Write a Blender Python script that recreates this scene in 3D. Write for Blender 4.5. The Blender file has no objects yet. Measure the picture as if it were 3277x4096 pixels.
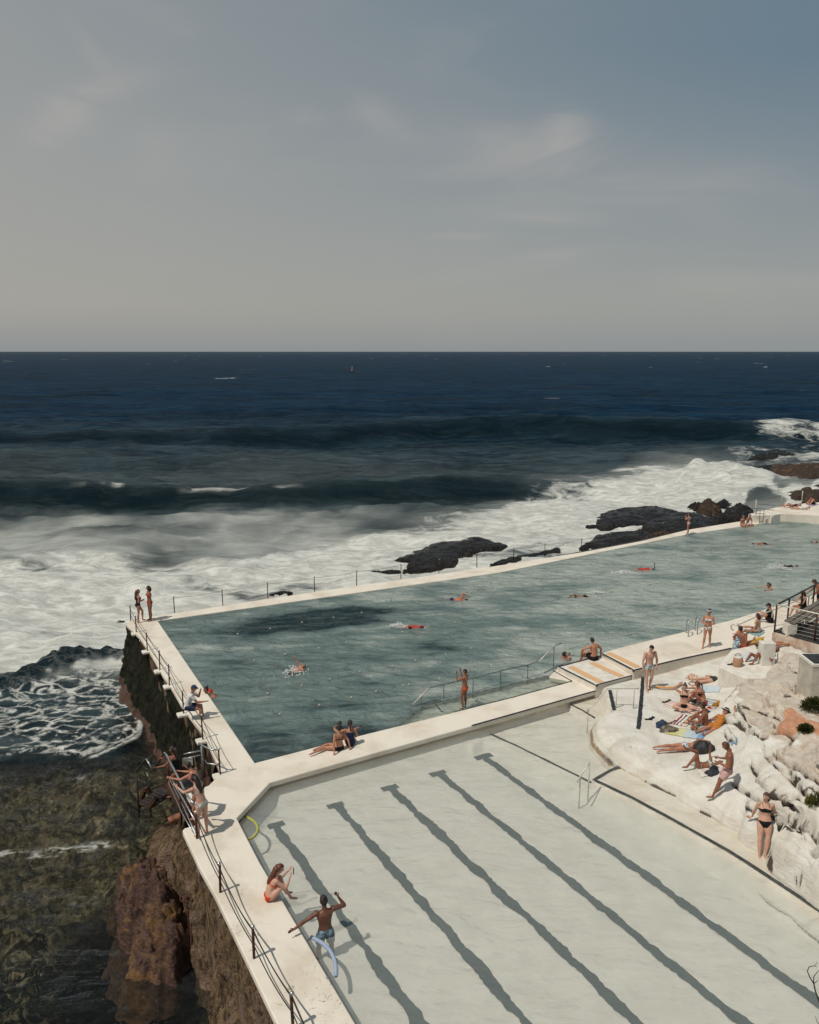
import bpy, bmesh, math, random
import numpy as np
from mathutils import Vector, Matrix
random.seed(7); rng=np.random.default_rng(7)
R=math.radians
scene=bpy.context.scene
COL=scene.collection
# ------------------------------------------------------------------ camera geometry
F=3200.0; CX,CY=1638.5,2048.0; HZ=1405.0; H=12.3
PITCH=math.atan((CY-HZ)/F); CP,SP=math.cos(PITCH),math.sin(PITCH)
def G(x,y,z=0.0):
    """point of the horizontal level z that the survey pixel (x,y) sees"""
    a=(x-CX)/F; b=-(y-CY)/F
    dy=CP+b*SP; dz=-SP+b*CP
    t=(z-H)/dz
    return Vector((a*t,dy*t,z))
def PX(X,Y,Z):
    """survey pixel of world arrays"""
    zc=Z-H; d=Y*CP-zc*SP; u=Y*SP+zc*CP
    d=np.maximum(d,1e-3)
    return CX+F*X/d, CY-F*u/d
cam_d=bpy.data.cameras.new('camera'); cam=bpy.data.objects.new('camera',cam_d); COL.objects.link(cam)
cam.location=(0,0,H); cam.rotation_euler=(math.pi/2-PITCH,0,0)
cam_d.sensor_fit='VERTICAL'; cam_d.sensor_height=36; cam_d.lens=36*F/4096; cam_d.clip_end=60000; cam_d.clip_start=0.1
scene.camera=cam
# ------------------------------------------------------------------ light
SUN_AZ=R(216); SUN_EL=R(60)      # direction the sun stands in (from +X, counter-clockwise)
sd=Vector((math.cos(SUN_AZ)*math.cos(SUN_EL),math.sin(SUN_AZ)*math.cos(SUN_EL),math.sin(SUN_EL)))
sl=bpy.data.lights.new('sun','SUN'); so=bpy.data.objects.new('sun',sl); COL.objects.link(so)
sl.energy=2.9; sl.angle=R(0.5); sl.color=(1,0.93,0.82)
so.rotation_euler=sd.to_track_quat('Z','Y').to_euler()
scene.view_settings.view_transform='Standard'; scene.view_settings.look='None'
scene.view_settings.exposure=0.0
# ------------------------------------------------------------------ noise (numpy)
_P=rng.permutation(512).astype(np.int64); _G=rng.uniform(-1,1,(512,3)); _G/=np.linalg.norm(_G,axis=1)[:,None]
def perlin(x,y,z=0.0):
    x=np.asarray(x,float); y=np.asarray(y,float); z=np.zeros_like(x)+z
    xi=np.floor(x).astype(np.int64); yi=np.floor(y).astype(np.int64); zi=np.floor(z).astype(np.int64)
    xf=x-xi; yf=y-yi; zf=z-zi
    f=lambda t:t*t*t*(t*(t*6-15)+10)
    u,v,w=f(xf),f(yf),f(zf); out=0
    for i in (0,1):
        for j in (0,1):
            for k in (0,1):
                h=_P[(_P[(_P[(xi+i)&511]+yi+j)&511]+zi+k)&511]
                g=_G[h]
                d=g[...,0]*(xf-i)+g[...,1]*(yf-j)+g[...,2]*(zf-k)
                out=out+d*(u if i else 1-u)*(v if j else 1-v)*(w if k else 1-w)
    return out*1.5
def fbm(x,y,z=0.0,o=4,lac=2.1,gain=.5):
    s=0;a=1
    for i in range(o):
        s=s+a*perlin(x+i*17.3,y-i*9.1,z+i*3.7); x=x*lac;y=y*lac;z=z*lac;a*=gain
    return s
def sstep(a,b,x):
    t=np.clip((x-a)/(b-a),0,1); return t*t*(3-2*t)
def inpoly(px,py,poly):
    px=np.asarray(px);py=np.asarray(py); c=np.zeros(px.shape,bool); n=len(poly)
    for i in range(n):
        x1,y1=poly[i][:2];x2,y2=poly[(i+1)%n][:2]
        if y1==y2: continue
        m=((y1>py)!=(y2>py))&(px<(x2-x1)*(py-y1)/(y2-y1)+x1); c^=m
    return c
def distpoly(px,py,poly,closed=True):
    px=np.asarray(px,float);py=np.asarray(py,float); d=np.full(px.shape,1e9); n=len(poly)
    for i in range(n if closed else n-1):
        x1,y1=poly[i][:2];x2,y2=poly[(i+1)%n][:2]; vx,vy=x2-x1,y2-y1
        t=np.clip(((px-x1)*vx+(py-y1)*vy)/max(vx*vx+vy*vy,1e-9),0,1)
        d=np.minimum(d,np.hypot(px-x1-t*vx,py-y1-t*vy))
    return d
def sdpoly(px,py,poly):
    d=distpoly(px,py,poly); return np.where(inpoly(px,py,poly),d,-d)
# ------------------------------------------------------------------ object helpers
def tag(o,label=None,cat=None,group=None,kind=None):
    if label:o['label']=label
    if cat:o['category']=cat
    if group:o['group']=group
    if kind:o['kind']=kind
    return o
def empty(name,loc=(0,0,0),rz=0,**k):
    o=bpy.data.objects.new(name,None); COL.objects.link(o); o.location=loc; o.rotation_euler=(0,0,rz); o.empty_display_size=.1
    return tag(o,**k)
def link(name,me,m=None,parent=None,smooth=False,**k):
    o=bpy.data.objects.new(name,me); COL.objects.link(o)
    if m is not None:
        for q in (m if isinstance(m,(list,tuple)) else [m]): me.materials.append(q)
    if smooth and len(me.polygons): me.polygons.foreach_set('use_smooth',np.ones(len(me.polygons),bool))
    if parent is not None:
        o.parent=parent
        if parent.type=='EMPTY' or True:
            o.matrix_parent_inverse=parent_matrix(parent).inverted()
    return tag(o,**k)
def parent_matrix(p):
    m=Matrix.LocRotScale(p.location,p.rotation_euler,p.scale)
    if p.parent: m=parent_matrix(p.parent)@p.matrix_parent_inverse@m
    return m
class MB:
    """collects shapes, gives one mesh"""
    def __init__(s): s.v=[];s.f=[];s.mi=[];s.cur=0
    def add(s,vs,fs):
        b=len(s.v); s.v+= [tuple(v) for v in vs]
        for f in fs: s.f.append(tuple(b+i for i in f)); s.mi.append(s.cur)
    def box(s,c,size,rz=0,rot=None):
        M=rot if rot else Matrix.Rotation(rz,3,'Z')
        c=Vector(c);hx,hy,hz=[q/2 for q in size]
        vs=[c+M@Vector((x*hx,y*hy,z*hz)) for z in(-1,1) for y in(-1,1) for x in(-1,1)]
        s.add(vs,[(0,2,3,1),(4,5,7,6),(0,1,5,4),(2,6,7,3),(0,4,6,2),(1,3,7,5)])
    def bar(s,a,b,w,h):
        a=Vector(a);b=Vector(b);d=b-a
        q=d.to_track_quat('X','Z').to_matrix(); s.box((a+b)/2,(d.length,w,h),rot=q)
    def tube(s,pts,r,n=8,cap=True,closed=False,flat=1.0):
        pts=[Vector(p) for p in pts]; m=len(pts); rr=r if hasattr(r,'__len__') else [r]*m
        rings=[];up=None
        for i,p in enumerate(pts):
            if closed: t=pts[(i+1)%m]-pts[i-1]
            else: t=(pts[min(i+1,m-1)]-pts[max(i-1,0)])
            if t.length<1e-9: t=Vector((0,0,1))
            t.normalize()
            if up is None:
                up=Vector((0,0,1)) if abs(t.z)<.9 else Vector((0,1,0))
            x=up.cross(t)
            if x.length<1e-6: x=Vector((1,0,0)).cross(t)
            x.normalize(); y=t.cross(x); up=y
            rings.append([p+(x*math.cos(2*math.pi*k/n)+y*math.sin(2*math.pi*k/n)*flat)*rr[i] for k in range(n)])
        vs=[v for g in rings for v in g]; fs=[]
        for i in range(m if closed else m-1):
            a=i*n;b=((i+1)%m)*n
            for k in range(n): fs.append((a+k,a+(k+1)%n,b+(k+1)%n,b+k))
        if cap and not closed: fs.append(tuple(range(n-1,-1,-1))); fs.append(tuple((m-1)*n+k for k in range(n)))
        s.add(vs,fs)
    def lathe(s,prof,c=(0,0,0),n=16,M=None):
        c=Vector(c);M=M or Matrix.Identity(3); vs=[];fs=[]
        for r,z in prof:
            for k in range(n): vs.append(c+M@Vector((r*math.cos(2*math.pi*k/n),r*math.sin(2*math.pi*k/n),z)))
        for i in range(len(prof)-1):
            for k in range(n): fs.append((i*n+k,i*n+(k+1)%n,(i+1)*n+(k+1)%n,(i+1)*n+k))
        fs.append(tuple(range(n-1,-1,-1))); fs.append(tuple((len(prof)-1)*n+k for k in range(n)))
        s.add(vs,fs)
    def ball(s,c,r,n=12,M=None):
        rx,ry,rz=r if hasattr(r,'__len__') else (r,r,r); c=Vector(c);M=M or Matrix.Identity(3)
        vs=[c+M@Vector((0,0,-rz))];fs=[];h=n//2
        for i in range(1,h):
            a=math.pi*i/h
            for k in range(n):
                b=2*math.pi*k/n; vs.append(c+M@Vector((rx*math.sin(a)*math.cos(b),ry*math.sin(a)*math.sin(b),-rz*math.cos(a))))
        vs.append(c+M@Vector((0,0,rz))); L=len(vs)-1
        for k in range(n): fs.append((0,1+(k+1)%n,1+k))
        for i in range(h-2):
            for k in range(n):
                a=1+i*n; fs.append((a+k,a+(k+1)%n,a+n+(k+1)%n,a+n+k))
        a=1+(h-2)*n
        for k in range(n): fs.append((a+k,a+(k+1)%n,L))
        s.add(vs,fs)
    def prism(s,poly,z0,z1):
        """poly: list of xy (or xyz tops); closed slab"""
        n=len(poly)
        ar=sum(poly[i][0]*poly[(i+1)%n][1]-poly[(i+1)%n][0]*poly[i][1] for i in range(n))
        if ar<0: poly=poly[::-1]
        top=[(p[0],p[1],z1) for p in poly]; bot=[(p[0],p[1],z0) for p in poly]
        s.add(bot+top,[tuple(range(n-1,-1,-1)),tuple(range(n,2*n))]+[(i,(i+1)%n,n+(i+1)%n,n+i) for i in range(n)])
    def mesh(s,name):
        me=bpy.data.meshes.new(name); me.from_pydata(s.v,[],s.f)
        if any(s.mi): me.polygons.foreach_set('material_index',s.mi)
        me.update(); return me
    def build(s,name,m,parent=None,smooth=False,**k):
        return link(name,s.mesh(name),m,parent,smooth,**k)
def gridmesh(name,X,Y,Z,keep=None):
    """structured grid arrays -> mesh; keep: bool per vertex"""
    r,c=X.shape; idx=np.arange(r*c).reshape(r,c)
    q=np.stack([idx[:-1,:-1],idx[:-1,1:],idx[1:,1:],idx[1:,:-1]],-1).reshape(-1,4)
    V=np.stack([X,Y,Z],-1).reshape(-1,3)
    if keep is not None:
        k=keep.reshape(-1); q=q[k[q].all(1)]
        used=np.unique(q); mp=-np.ones(r*c,int); mp[used]=np.arange(len(used)); V=V[used]; q=mp[q]
    else: used=np.arange(r*c)
    me=bpy.data.meshes.new(name); me.vertices.add(len(V)); me.vertices.foreach_set('co',V.ravel())
    me.loops.add(q.size); me.loops.foreach_set('vertex_index',q.ravel().astype(np.int32))
    me.polygons.add(len(q)); me.polygons.foreach_set('loop_start',np.arange(0,q.size,4,dtype=np.int32))
    me.update(calc_edges=True); me.validate()
    return me,used
def attr(me,name,vals):
    a=me.attributes.new(name,'FLOAT','POINT'); a.data.foreach_set('value',np.asarray(vals,np.float32).ravel())
# ------------------------------------------------------------------ materials
class NT:
    def __init__(s,name,world=False):
        if world: s.m=bpy.data.worlds.new(name)
        else: s.m=bpy.data.materials.new(name)
        s.m.use_nodes=True; s.t=s.m.node_tree; s.t.nodes.clear()
        s.out=s.t.nodes.new('ShaderNodeOutputWorld' if world else 'ShaderNodeOutputMaterial')
    def n(s,typ,**k):
        o=s.t.nodes.new(typ)
        for a,b in k.items():
            if a.startswith('i_'):
                key=a[2:]; key=int(key) if key.isdigit() else key.replace('_',' ')
                if hasattr(b,'is_linked') or isinstance(b,bpy.types.NodeSocket): s.t.links.new(b,o.inputs[key])
                else: o.inputs[key].default_value=b
            else: setattr(o,a,b)
        return o
    def link(s,a,b): s.t.links.new(a,b)
    def math(s,op,a,b=0.0,c=None,clamp=False):
        o=s.t.nodes.new('ShaderNodeMath'); o.operation=op; o.use_clamp=clamp
        for i,v in enumerate((a,b,c)):
            if v is None: continue
            if isinstance(v,bpy.types.NodeSocket): s.link(v,o.inputs[i])
            else: o.inputs[i].default_value=v
        return o.outputs[0]
    def mix(s,f,a,b,typ='MIX'):
        o=s.t.nodes.new('ShaderNodeMix'); o.data_type='RGBA'; o.blend_type=typ
        for i,v in ((0,f),(6,a),(7,b)):
            if isinstance(v,bpy.types.NodeSocket): s.link(v,o.inputs[i])
            else: o.inputs[i].default_value=v if i==0 else (*v,1)[:4]
        return o.outputs[2]
    def noise(s,scale,detail=4,vec=None,rough=.55,dist=0.0,dim='3D'):
        o=s.t.nodes.new('ShaderNodeTexNoise'); o.inputs['Scale'].default_value=scale; o.inputs['Detail'].default_value=detail
        o.inputs['Roughness'].default_value=rough; o.inputs['Distortion'].default_value=dist
        if vec is not None: s.link(vec,o.inputs['Vector'])
        return o.outputs['Fac']
    def ramp(s,f,a,b,lo=0.0,hi=1.0,smooth=True):
        o=s.t.nodes.new('ShaderNodeMapRange'); o.interpolation_type='SMOOTHSTEP' if smooth else 'LINEAR'
        s.link(f,o.inputs[0]) ; o.inputs[1].default_value=a;o.inputs[2].default_value=b;o.inputs[3].default_value=lo;o.inputs[4].default_value=hi
        return o.outputs[0]
    def pos(s,scale=(1,1,1),rot=0):
        g=s.t.nodes.new('ShaderNodeNewGeometry'); m=s.t.nodes.new('ShaderNodeMapping'); m.inputs['Scale'].default_value=scale
        m.inputs['Rotation'].default_value=(0,0,rot); s.link(g.outputs['Position'],m.inputs[0]); return m.outputs[0]
    def obj(s,scale=(1,1,1)):
        g=s.t.nodes.new('ShaderNodeTexCoord'); m=s.t.nodes.new('ShaderNodeMapping'); m.inputs['Scale'].default_value=scale
        s.link(g.outputs['Object'],m.inputs[0]); return m.outputs[0]
    def att(s,name):
        a=s.t.nodes.new('ShaderNodeAttribute'); a.attribute_name=name; return a.outputs['Fac']
    def bump(s,h,strength=.5,dist=.02,normal=None):
        b=s.t.nodes.new('ShaderNodeBump'); b.inputs['Strength'].default_value=strength; b.inputs['Distance'].default_value=dist
        s.link(h,b.inputs['Height'])
        if normal is not None: s.link(normal,b.inputs['Normal'])
        return b.outputs[0]
    def bsdf(s,color,rough=.6,spec=.5,metal=0.0,normal=None,**k):
        p=s.t.nodes.new('ShaderNodeBsdfPrincipled')
        for key,v in (('Base Color',color),('Roughness',rough),('Specular IOR Level',spec),('Metallic',metal)):
            if isinstance(v,bpy.types.NodeSocket): s.link(v,p.inputs[key])
            else: p.inputs[key].default_value=(*v,1)[:4] if hasattr(v,'__len__') else v
        if normal is not None: s.link(normal,p.inputs['Normal'])
        for a,b in k.items(): p.inputs[a.replace('_',' ')].default_value=b
        return p.outputs[0]
    def done(s,sh): s.link(sh,s.out.inputs['Surface']); return s.m
_mc={}
def M(name,c,c2=None,scale=8,rough=.6,spec=.4,metal=0.0,bump=.0,bscale=40,lo=.4,hi=.6,bd=.01,obj=False):
    if name in _mc: return _mc[name]
    t=NT(name); v=t.obj() if obj else t.pos()
    if c2 is None: c2=tuple(q*.82 for q in c)
    col=t.mix(t.ramp(t.noise(scale,5,v),lo,hi),c,c2)
    nm=t.bump(t.noise(bscale,4,v),bump,bd) if bump else None
    _mc[name]=t.done(t.bsdf(col,rough,spec,metal,nm)); return _mc[name]
# ================================================================== WORLD
w=NT('World',world=True); scene.world=w.m
sky=w.n('ShaderNodeTexSky',sky_type='NISHITA'); sky.sun_disc=False; sky.sun_elevation=SUN_EL
# Blender's sky: sun_rotation measured clockwise from +Y
sky.sun_rotation=(math.pi/2-SUN_AZ)%(2*math.pi); sky.air_density=1.2; sky.dust_density=2.0
tc=w.n('ShaderNodeTexCoord'); sep=w.n('ShaderNodeSeparateXYZ'); w.link(tc.outputs['Generated'],sep.inputs[0])
sx,sy,sz=sep.outputs
nsk=w.mix(1.0,sky.outputs[0],(.10,.10,.10),'MULTIPLY')
el=w.ramp(sz,0.0,.40); el2=w.ramp(sz,-.02,.06)
az=w.ramp(sx,-.50,.50,smooth=False)        # thicker bright haze towards one side of the horizon
low=w.mix(az,(.375,.36,.33),(.315,.325,.315)); hor=w.mix(el2,(.27,.295,.31),low)
top=w.mix(az,(.285,.305,.305),(.125,.19,.24))
midf=w.math('ADD',el,w.math('MULTIPLY',w.math('SUBTRACT',az,.5),w.math('MULTIPLY',el,.55)),clamp=True)
haz=w.mix(midf,hor,top)
da=w.math('DIVIDE',sx,w.math('MAXIMUM',sy,.05)); db=w.math('DIVIDE',sz,w.math('MAXIMUM',sy,.05))
mp=w.n('ShaderNodeMapping'); mp.inputs['Scale'].default_value=(1.0,1.0,3.0); mp.inputs['Rotation'].default_value=(0,R(-14),0); w.link(tc.outputs['Generated'],mp.inputs[0])
c1=w.noise(4.2,8,mp.outputs[0],.6,.9); c2=w.noise(1.3,4,mp.outputs[0],.5,.2)
def wisp(x,y,rx,ry,ang,amp):
    """a patch of thin cloud standing in one direction of the sky"""
    g=G(x,y,200.0); a0,b0=g.x/g.y,(200.0-H)/g.y; ca,sa=math.cos(R(ang)),math.sin(R(ang))
    u=w.math('SUBTRACT',da,a0); v=w.math('SUBTRACT',db,b0)
    p=w.math('DIVIDE',w.math('ADD',w.math('MULTIPLY',u,ca),w.math('MULTIPLY',v,sa)),rx/F)
    q=w.math('DIVIDE',w.math('SUBTRACT',w.math('MULTIPLY',v,ca),w.math('MULTIPLY',u,sa)),ry/F)
    e=w.math('ADD',w.math('MULTIPLY',p,p),w.math('MULTIPLY',q,q)); return w.math('MULTIPLY',w.math('POWER',2.718,w.math('MULTIPLY',e,-1.0)),amp)
cl=None
for q in ((455,345,170,42,12,.75),(200,520,330,80,35,.55),(390,240,180,34,-55,.30),(2260,520,95,85,0,.36),(2050,610,420,110,-8,.42),(1490,460,150,55,-25,.34),(1260,470,90,40,0,.34),(2200,868,260,26,-2,.38),(1840,945,110,12,0,.3),(2250,1010,190,18,8,.28),(1900,1100,420,26,8,.16),(620,620,120,90,60,.22),(3000,1140,330,60,0,.24),(2800,690,330,90,6,.22),(560,40,200,60,-20,.28),(900,640,900,200,4,.14)):
    o=wisp(*q); cl=o if cl is None else w.math('ADD',cl,o)
cl=w.math('MULTIPLY',cl,w.ramp(c1,.30,.68,.15,1.25))
cl=w.math('ADD',cl,w.math('MULTIPLY',w.math('MULTIPLY',w.ramp(c1,.48,.8),w.ramp(c2,.42,.62)),.16),clamp=True)
haz=w.mix(w.math('MULTIPLY',cl,1.1,clamp=True),haz,(.40,.38,.355))
mid=w.mix(.90,nsk,haz)
bg=w.n('ShaderNodeBackground'); w.link(mid,bg.inputs[0]); bg.inputs[1].default_value=1.0
w.link(bg.outputs[0],w.out.inputs['Surface'])
# ================================================================== WATER & SURFACE MATERIALS
def sea_material():
    t=NT('sea_water'); foam=t.att('foam'); milk=t.att('milk'); lace=t.att('lace'); shallow=t.att('shallow'); face=t.att('face'); far=t.att('far')
    p=t.pos(); ps=t.pos((.30,1,1))
    n1=t.noise(.9,7,ps,.62,.4); n2=t.noise(3.5,5,t.pos((.45,1,1)),.6,.3); n3=t.noise(.035,6,t.pos((.35,1,1)),.62)
    n4=t.noise(.25,8,t.pos((.25,1,1)),.66,.3)
    # foam coverage
    fn=t.noise(.55,9,t.pos((.6,1,1)),.66,1.2)
    fm=t.ramp(t.math('ADD',foam,t.math('MULTIPLY',t.math('SUBTRACT',fn,.5),1.6)),.34,.86)
    # lace: thin web of foam
    vor=t.n('ShaderNodeTexVoronoi',feature='DISTANCE_TO_EDGE'); vor.inputs['Scale'].default_value=2.1
    dm=t.n('ShaderNodeMix',data_type='VECTOR'); dm.inputs[0].default_value=.42
    nz=t.n('ShaderNodeTexNoise'); nz.inputs['Scale'].default_value=1.6; nz.inputs['Detail'].default_value=5; t.link(p,nz.inputs['Vector'])
    t.link(t.pos((.55,1,1),R(15)),dm.inputs[4]); t.link(nz.outputs['Color'],dm.inputs[5]); t.link(dm.outputs[1],vor.inputs['Vector'])
    web=t.ramp(vor.outputs['Distance'],.0,.13,1,0)
    wn=t.noise(1.3,8,p,.7,1.0)
    web=t.math('MAXIMUM',t.math('MULTIPLY',web,t.ramp(wn,.36,.58)),t.ramp(wn,.52,.66))
    web=t.math('MULTIPLY',web,t.ramp(t.math('ADD',lace,t.math('MULTIPLY',t.math('SUBTRACT',n4,.5),.8)),.3,.8))
    caps=t.att('caps')
    fa=t.math('MAXIMUM',fm,web); fa=t.math('MAXIMUM',fa,caps,clamp=True)
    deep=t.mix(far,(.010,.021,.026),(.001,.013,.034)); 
    deep=t.mix(t.ramp(n4,.42,.60),deep,t.mix(far,(.030,.052,.060),(.004,.027,.058)))  # light and dark of the chop facets put into the colour
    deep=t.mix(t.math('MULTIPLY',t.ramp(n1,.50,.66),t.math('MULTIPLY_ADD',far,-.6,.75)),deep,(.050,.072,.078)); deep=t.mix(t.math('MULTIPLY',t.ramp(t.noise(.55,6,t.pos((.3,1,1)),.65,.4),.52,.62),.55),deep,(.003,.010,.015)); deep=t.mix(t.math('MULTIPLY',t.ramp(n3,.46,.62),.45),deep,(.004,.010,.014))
    col=t.mix(t.math('MULTIPLY',milk,t.ramp(t.noise(.5,7,t.pos((.3,1,1)),.65,.6),.25,.6,.55,1)),deep,(.37,.385,.36))
    fcol=t.mix(t.ramp(t.noise(1.5,8,t.pos((.4,1,1)),.7,.8),.38,.64),(.40,.405,.38),(.63,.64,.60))
    bh=t.math('ADD',t.math('MULTIPLY',n1,.8),t.math('ADD',t.math('MULTIPLY',n2,.22),t.math('MULTIPLY',n4,2.6)))
    nm=t.bump(bh,1.0,.55)
    nmf=t.bump(fn,.5,.25)
    col=t.mix(t.math('MULTIPLY',face,.8),col,(.004,.011,.015))  # swell fronts darkened in the colour for their weaker reflection
    df=t.n('ShaderNodeBsdfDiffuse'); t.link(col,df.inputs[0]); t.link(nm,df.inputs[1])
    gw=t.n('ShaderNodeBsdfGlossy'); gw.inputs['Roughness'].default_value=.16; t.link(nm,gw.inputs['Normal']); gw.inputs[0].default_value=(.85,.93,1,1)
    fw=t.n('ShaderNodeFresnel'); fw.inputs[0].default_value=1.33; t.link(nm,fw.inputs['Normal'])
    mw=t.n('ShaderNodeMixShader'); t.link(t.math('MULTIPLY',t.math('POWER',fw.outputs[0],1.5),t.math('MULTIPLY',t.math('MULTIPLY_ADD',face,-.7,1.0),t.math('MULTIPLY_ADD',far,-.32,.60))),mw.inputs[0]); t.link(df.outputs[0],mw.inputs[1]); t.link(gw.outputs[0],mw.inputs[2])
    water=mw.outputs[0]
    tr=t.n('ShaderNodeBsdfTransparent'); tr.inputs[0].default_value=(.80,.80,.70,1)
    ms=t.n('ShaderNodeMixShader'); t.link(shallow,ms.inputs[0]); t.link(water,ms.inputs[1])
    gl=t.n('ShaderNodeBsdfGlossy'); gl.inputs['Roughness'].default_value=.1; t.link(nm,gl.inputs['Normal'])
    fr=t.n('ShaderNodeFresnel'); fr.inputs[0].default_value=1.33; t.link(nm,fr.inputs['Normal'])
    m2=t.n('ShaderNodeMixShader'); t.link(t.math('MULTIPLY',fr.outputs[0],.55),m2.inputs[0]); t.link(tr.outputs[0],m2.inputs[1]); t.link(gl.outputs[0],m2.inputs[2])
    t.link(m2.outputs[0],ms.inputs[2])
    m3=t.n('ShaderNodeMixShader'); t.link(fa,m3.inputs[0]); t.link(ms.outputs[0],m3.inputs[1]); t.link(t.bsdf(fcol,.75,.1,0,nmf),m3.inputs[2])
    return t.done(m3.outputs[0])
def pool_material(name,milkc,k,bumps,tint,glossf=1.0,milkc2=None,wscale=1.0):
    """water over a floor: opacity follows how much water stands above the floor (attribute depth)"""
    t=NT(name); depth=t.att('depth')
    v=t.pos((.55,1,1),R(-12)); n1=t.noise(2.2*wscale,6,v,.6,.5); n2=t.noise(.5*wscale,3,v,.5)
    nz=t.n('ShaderNodeTexNoise'); nz.inputs['Scale'].default_value=1.1; nz.inputs['Detail'].default_value=3; t.link(t.pos(),nz.inputs['Vector'])
    dm=t.n('ShaderNodeMix',data_type='VECTOR'); dm.inputs[0].default_value=.45; t.link(t.pos((.8,1.2,1),R(20)),dm.inputs[4]); t.link(nz.outputs['Color'],dm.inputs[5])
    vo=t.n('ShaderNodeTexVoronoi',feature='DISTANCE_TO_EDGE'); vo.inputs['Scale'].default_value=2.6; t.link(dm.outputs[1],vo.inputs['Vector'])
    net=t.ramp(vo.outputs['Distance'],0,.16,1,0)
    nm=t.bump(t.math('ADD',t.math('ADD',n1,t.math('MULTIPLY',net,.05 if not milkc2 else 0.0)),t.math('MULTIPLY',n2,1.0)),1.0,bumps)
    al=t.math('SUBTRACT',1.0,t.math('POWER',2.718,t.math('MULTIPLY',depth,-k)))
    if milkc2:
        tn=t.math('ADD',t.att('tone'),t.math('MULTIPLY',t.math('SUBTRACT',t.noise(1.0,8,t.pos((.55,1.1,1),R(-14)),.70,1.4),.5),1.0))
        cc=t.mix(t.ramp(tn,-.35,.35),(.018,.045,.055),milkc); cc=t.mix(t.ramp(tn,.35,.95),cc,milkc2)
    else: cc=t.mix(t.ramp(n2,.3,.7),milkc,tuple(q*.93 for q in milkc))
    body=t.bsdf(cc,.9,0.0,0,nm)
    tr=t.n('ShaderNodeBsdfTransparent'); tr.inputs[0].default_value=(*tint,1)
    m1=t.n('ShaderNodeMixShader'); t.link(al,m1.inputs[0]); t.link(tr.outputs[0],m1.inputs[1]); t.link(body,m1.inputs[2])
    gl=t.n('ShaderNodeBsdfGlossy'); gl.inputs['Roughness'].default_value=.08; t.link(nm,gl.inputs['Normal'])
    fr=t.n('ShaderNodeFresnel'); fr.inputs[0].default_value=1.33; t.link(nm,fr.inputs['Normal'])
    m2=t.n('ShaderNodeMixShader'); t.link(t.math('MULTIPLY',fr.outputs[0],glossf),m2.inputs[0]); t.link(m1.outputs[0],m2.inputs[1]); t.link(gl.outputs[0],m2.inputs[2])
    return t.done(m2.outputs[0])
def deck_material():
    t=NT('painted_concrete'); v=t.pos()
    a=t.noise(.7,7,v,.62,.3); b=t.noise(9,6,v,.7)
    col=t.mix(t.ramp(a,.42,.68),(.74,.68,.59),(.62,.55,.45))
    st=t.math('MULTIPLY',t.ramp(t.noise(2.1,8,v,.72,1.2),.60,.72),t.ramp(t.noise(.35,3,v),.48,.62))
    col=t.mix(t.math('MULTIPLY',st,.55),col,(.33,.20,.12))
    gs=t.n('ShaderNodeSeparateXYZ'); t.link(v,gs.inputs[0]); near=t.ramp(gs.outputs[1],17.5,14.5)
    dd=t.math('MULTIPLY',near,t.math('MULTIPLY',t.ramp(t.noise(6,8,v,.75,1.6),.56,.63),t.ramp(t.noise(.9,3,v),.44,.56))); col=t.mix(t.math('MULTIPLY',dd,.8),col,(.16,.11,.08))
    sp=t.math('MULTIPLY',t.ramp(b,.64,.70),t.ramp(t.noise(.6,2,v),.5,.65)); col=t.mix(t.math('MULTIPLY',sp,.75),col,(.16,.11,.08))
    cr=t.n('ShaderNodeTexVoronoi',feature='DISTANCE_TO_EDGE'); cr.inputs['Scale'].default_value=1.1
    nz=t.n('ShaderNodeTexNoise'); nz.inputs['Scale'].default_value=1.3; nz.inputs['Detail'].default_value=6; t.link(v,nz.inputs['Vector'])
    dm=t.n('ShaderNodeMix',data_type='VECTOR'); dm.inputs[0].default_value=.35; t.link(v,dm.inputs[4]); t.link(nz.outputs['Color'],dm.inputs[5]); t.link(dm.outputs[1],cr.inputs['Vector'])
    crk=t.math('MULTIPLY',t.ramp(cr.outputs['Distance'],.0,.010,1,0),t.ramp(t.noise(.8,4,v,.7),.54,.66))
    col=t.mix(t.math('MULTIPLY',crk,.4),col,(.22,.17,.13))
    nm=t.bump(t.math('ADD',b,t.math('MULTIPLY',a,2)),.35,.02)
    return t.done(t.bsdf(col,.75,.25,0,nm))
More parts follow.
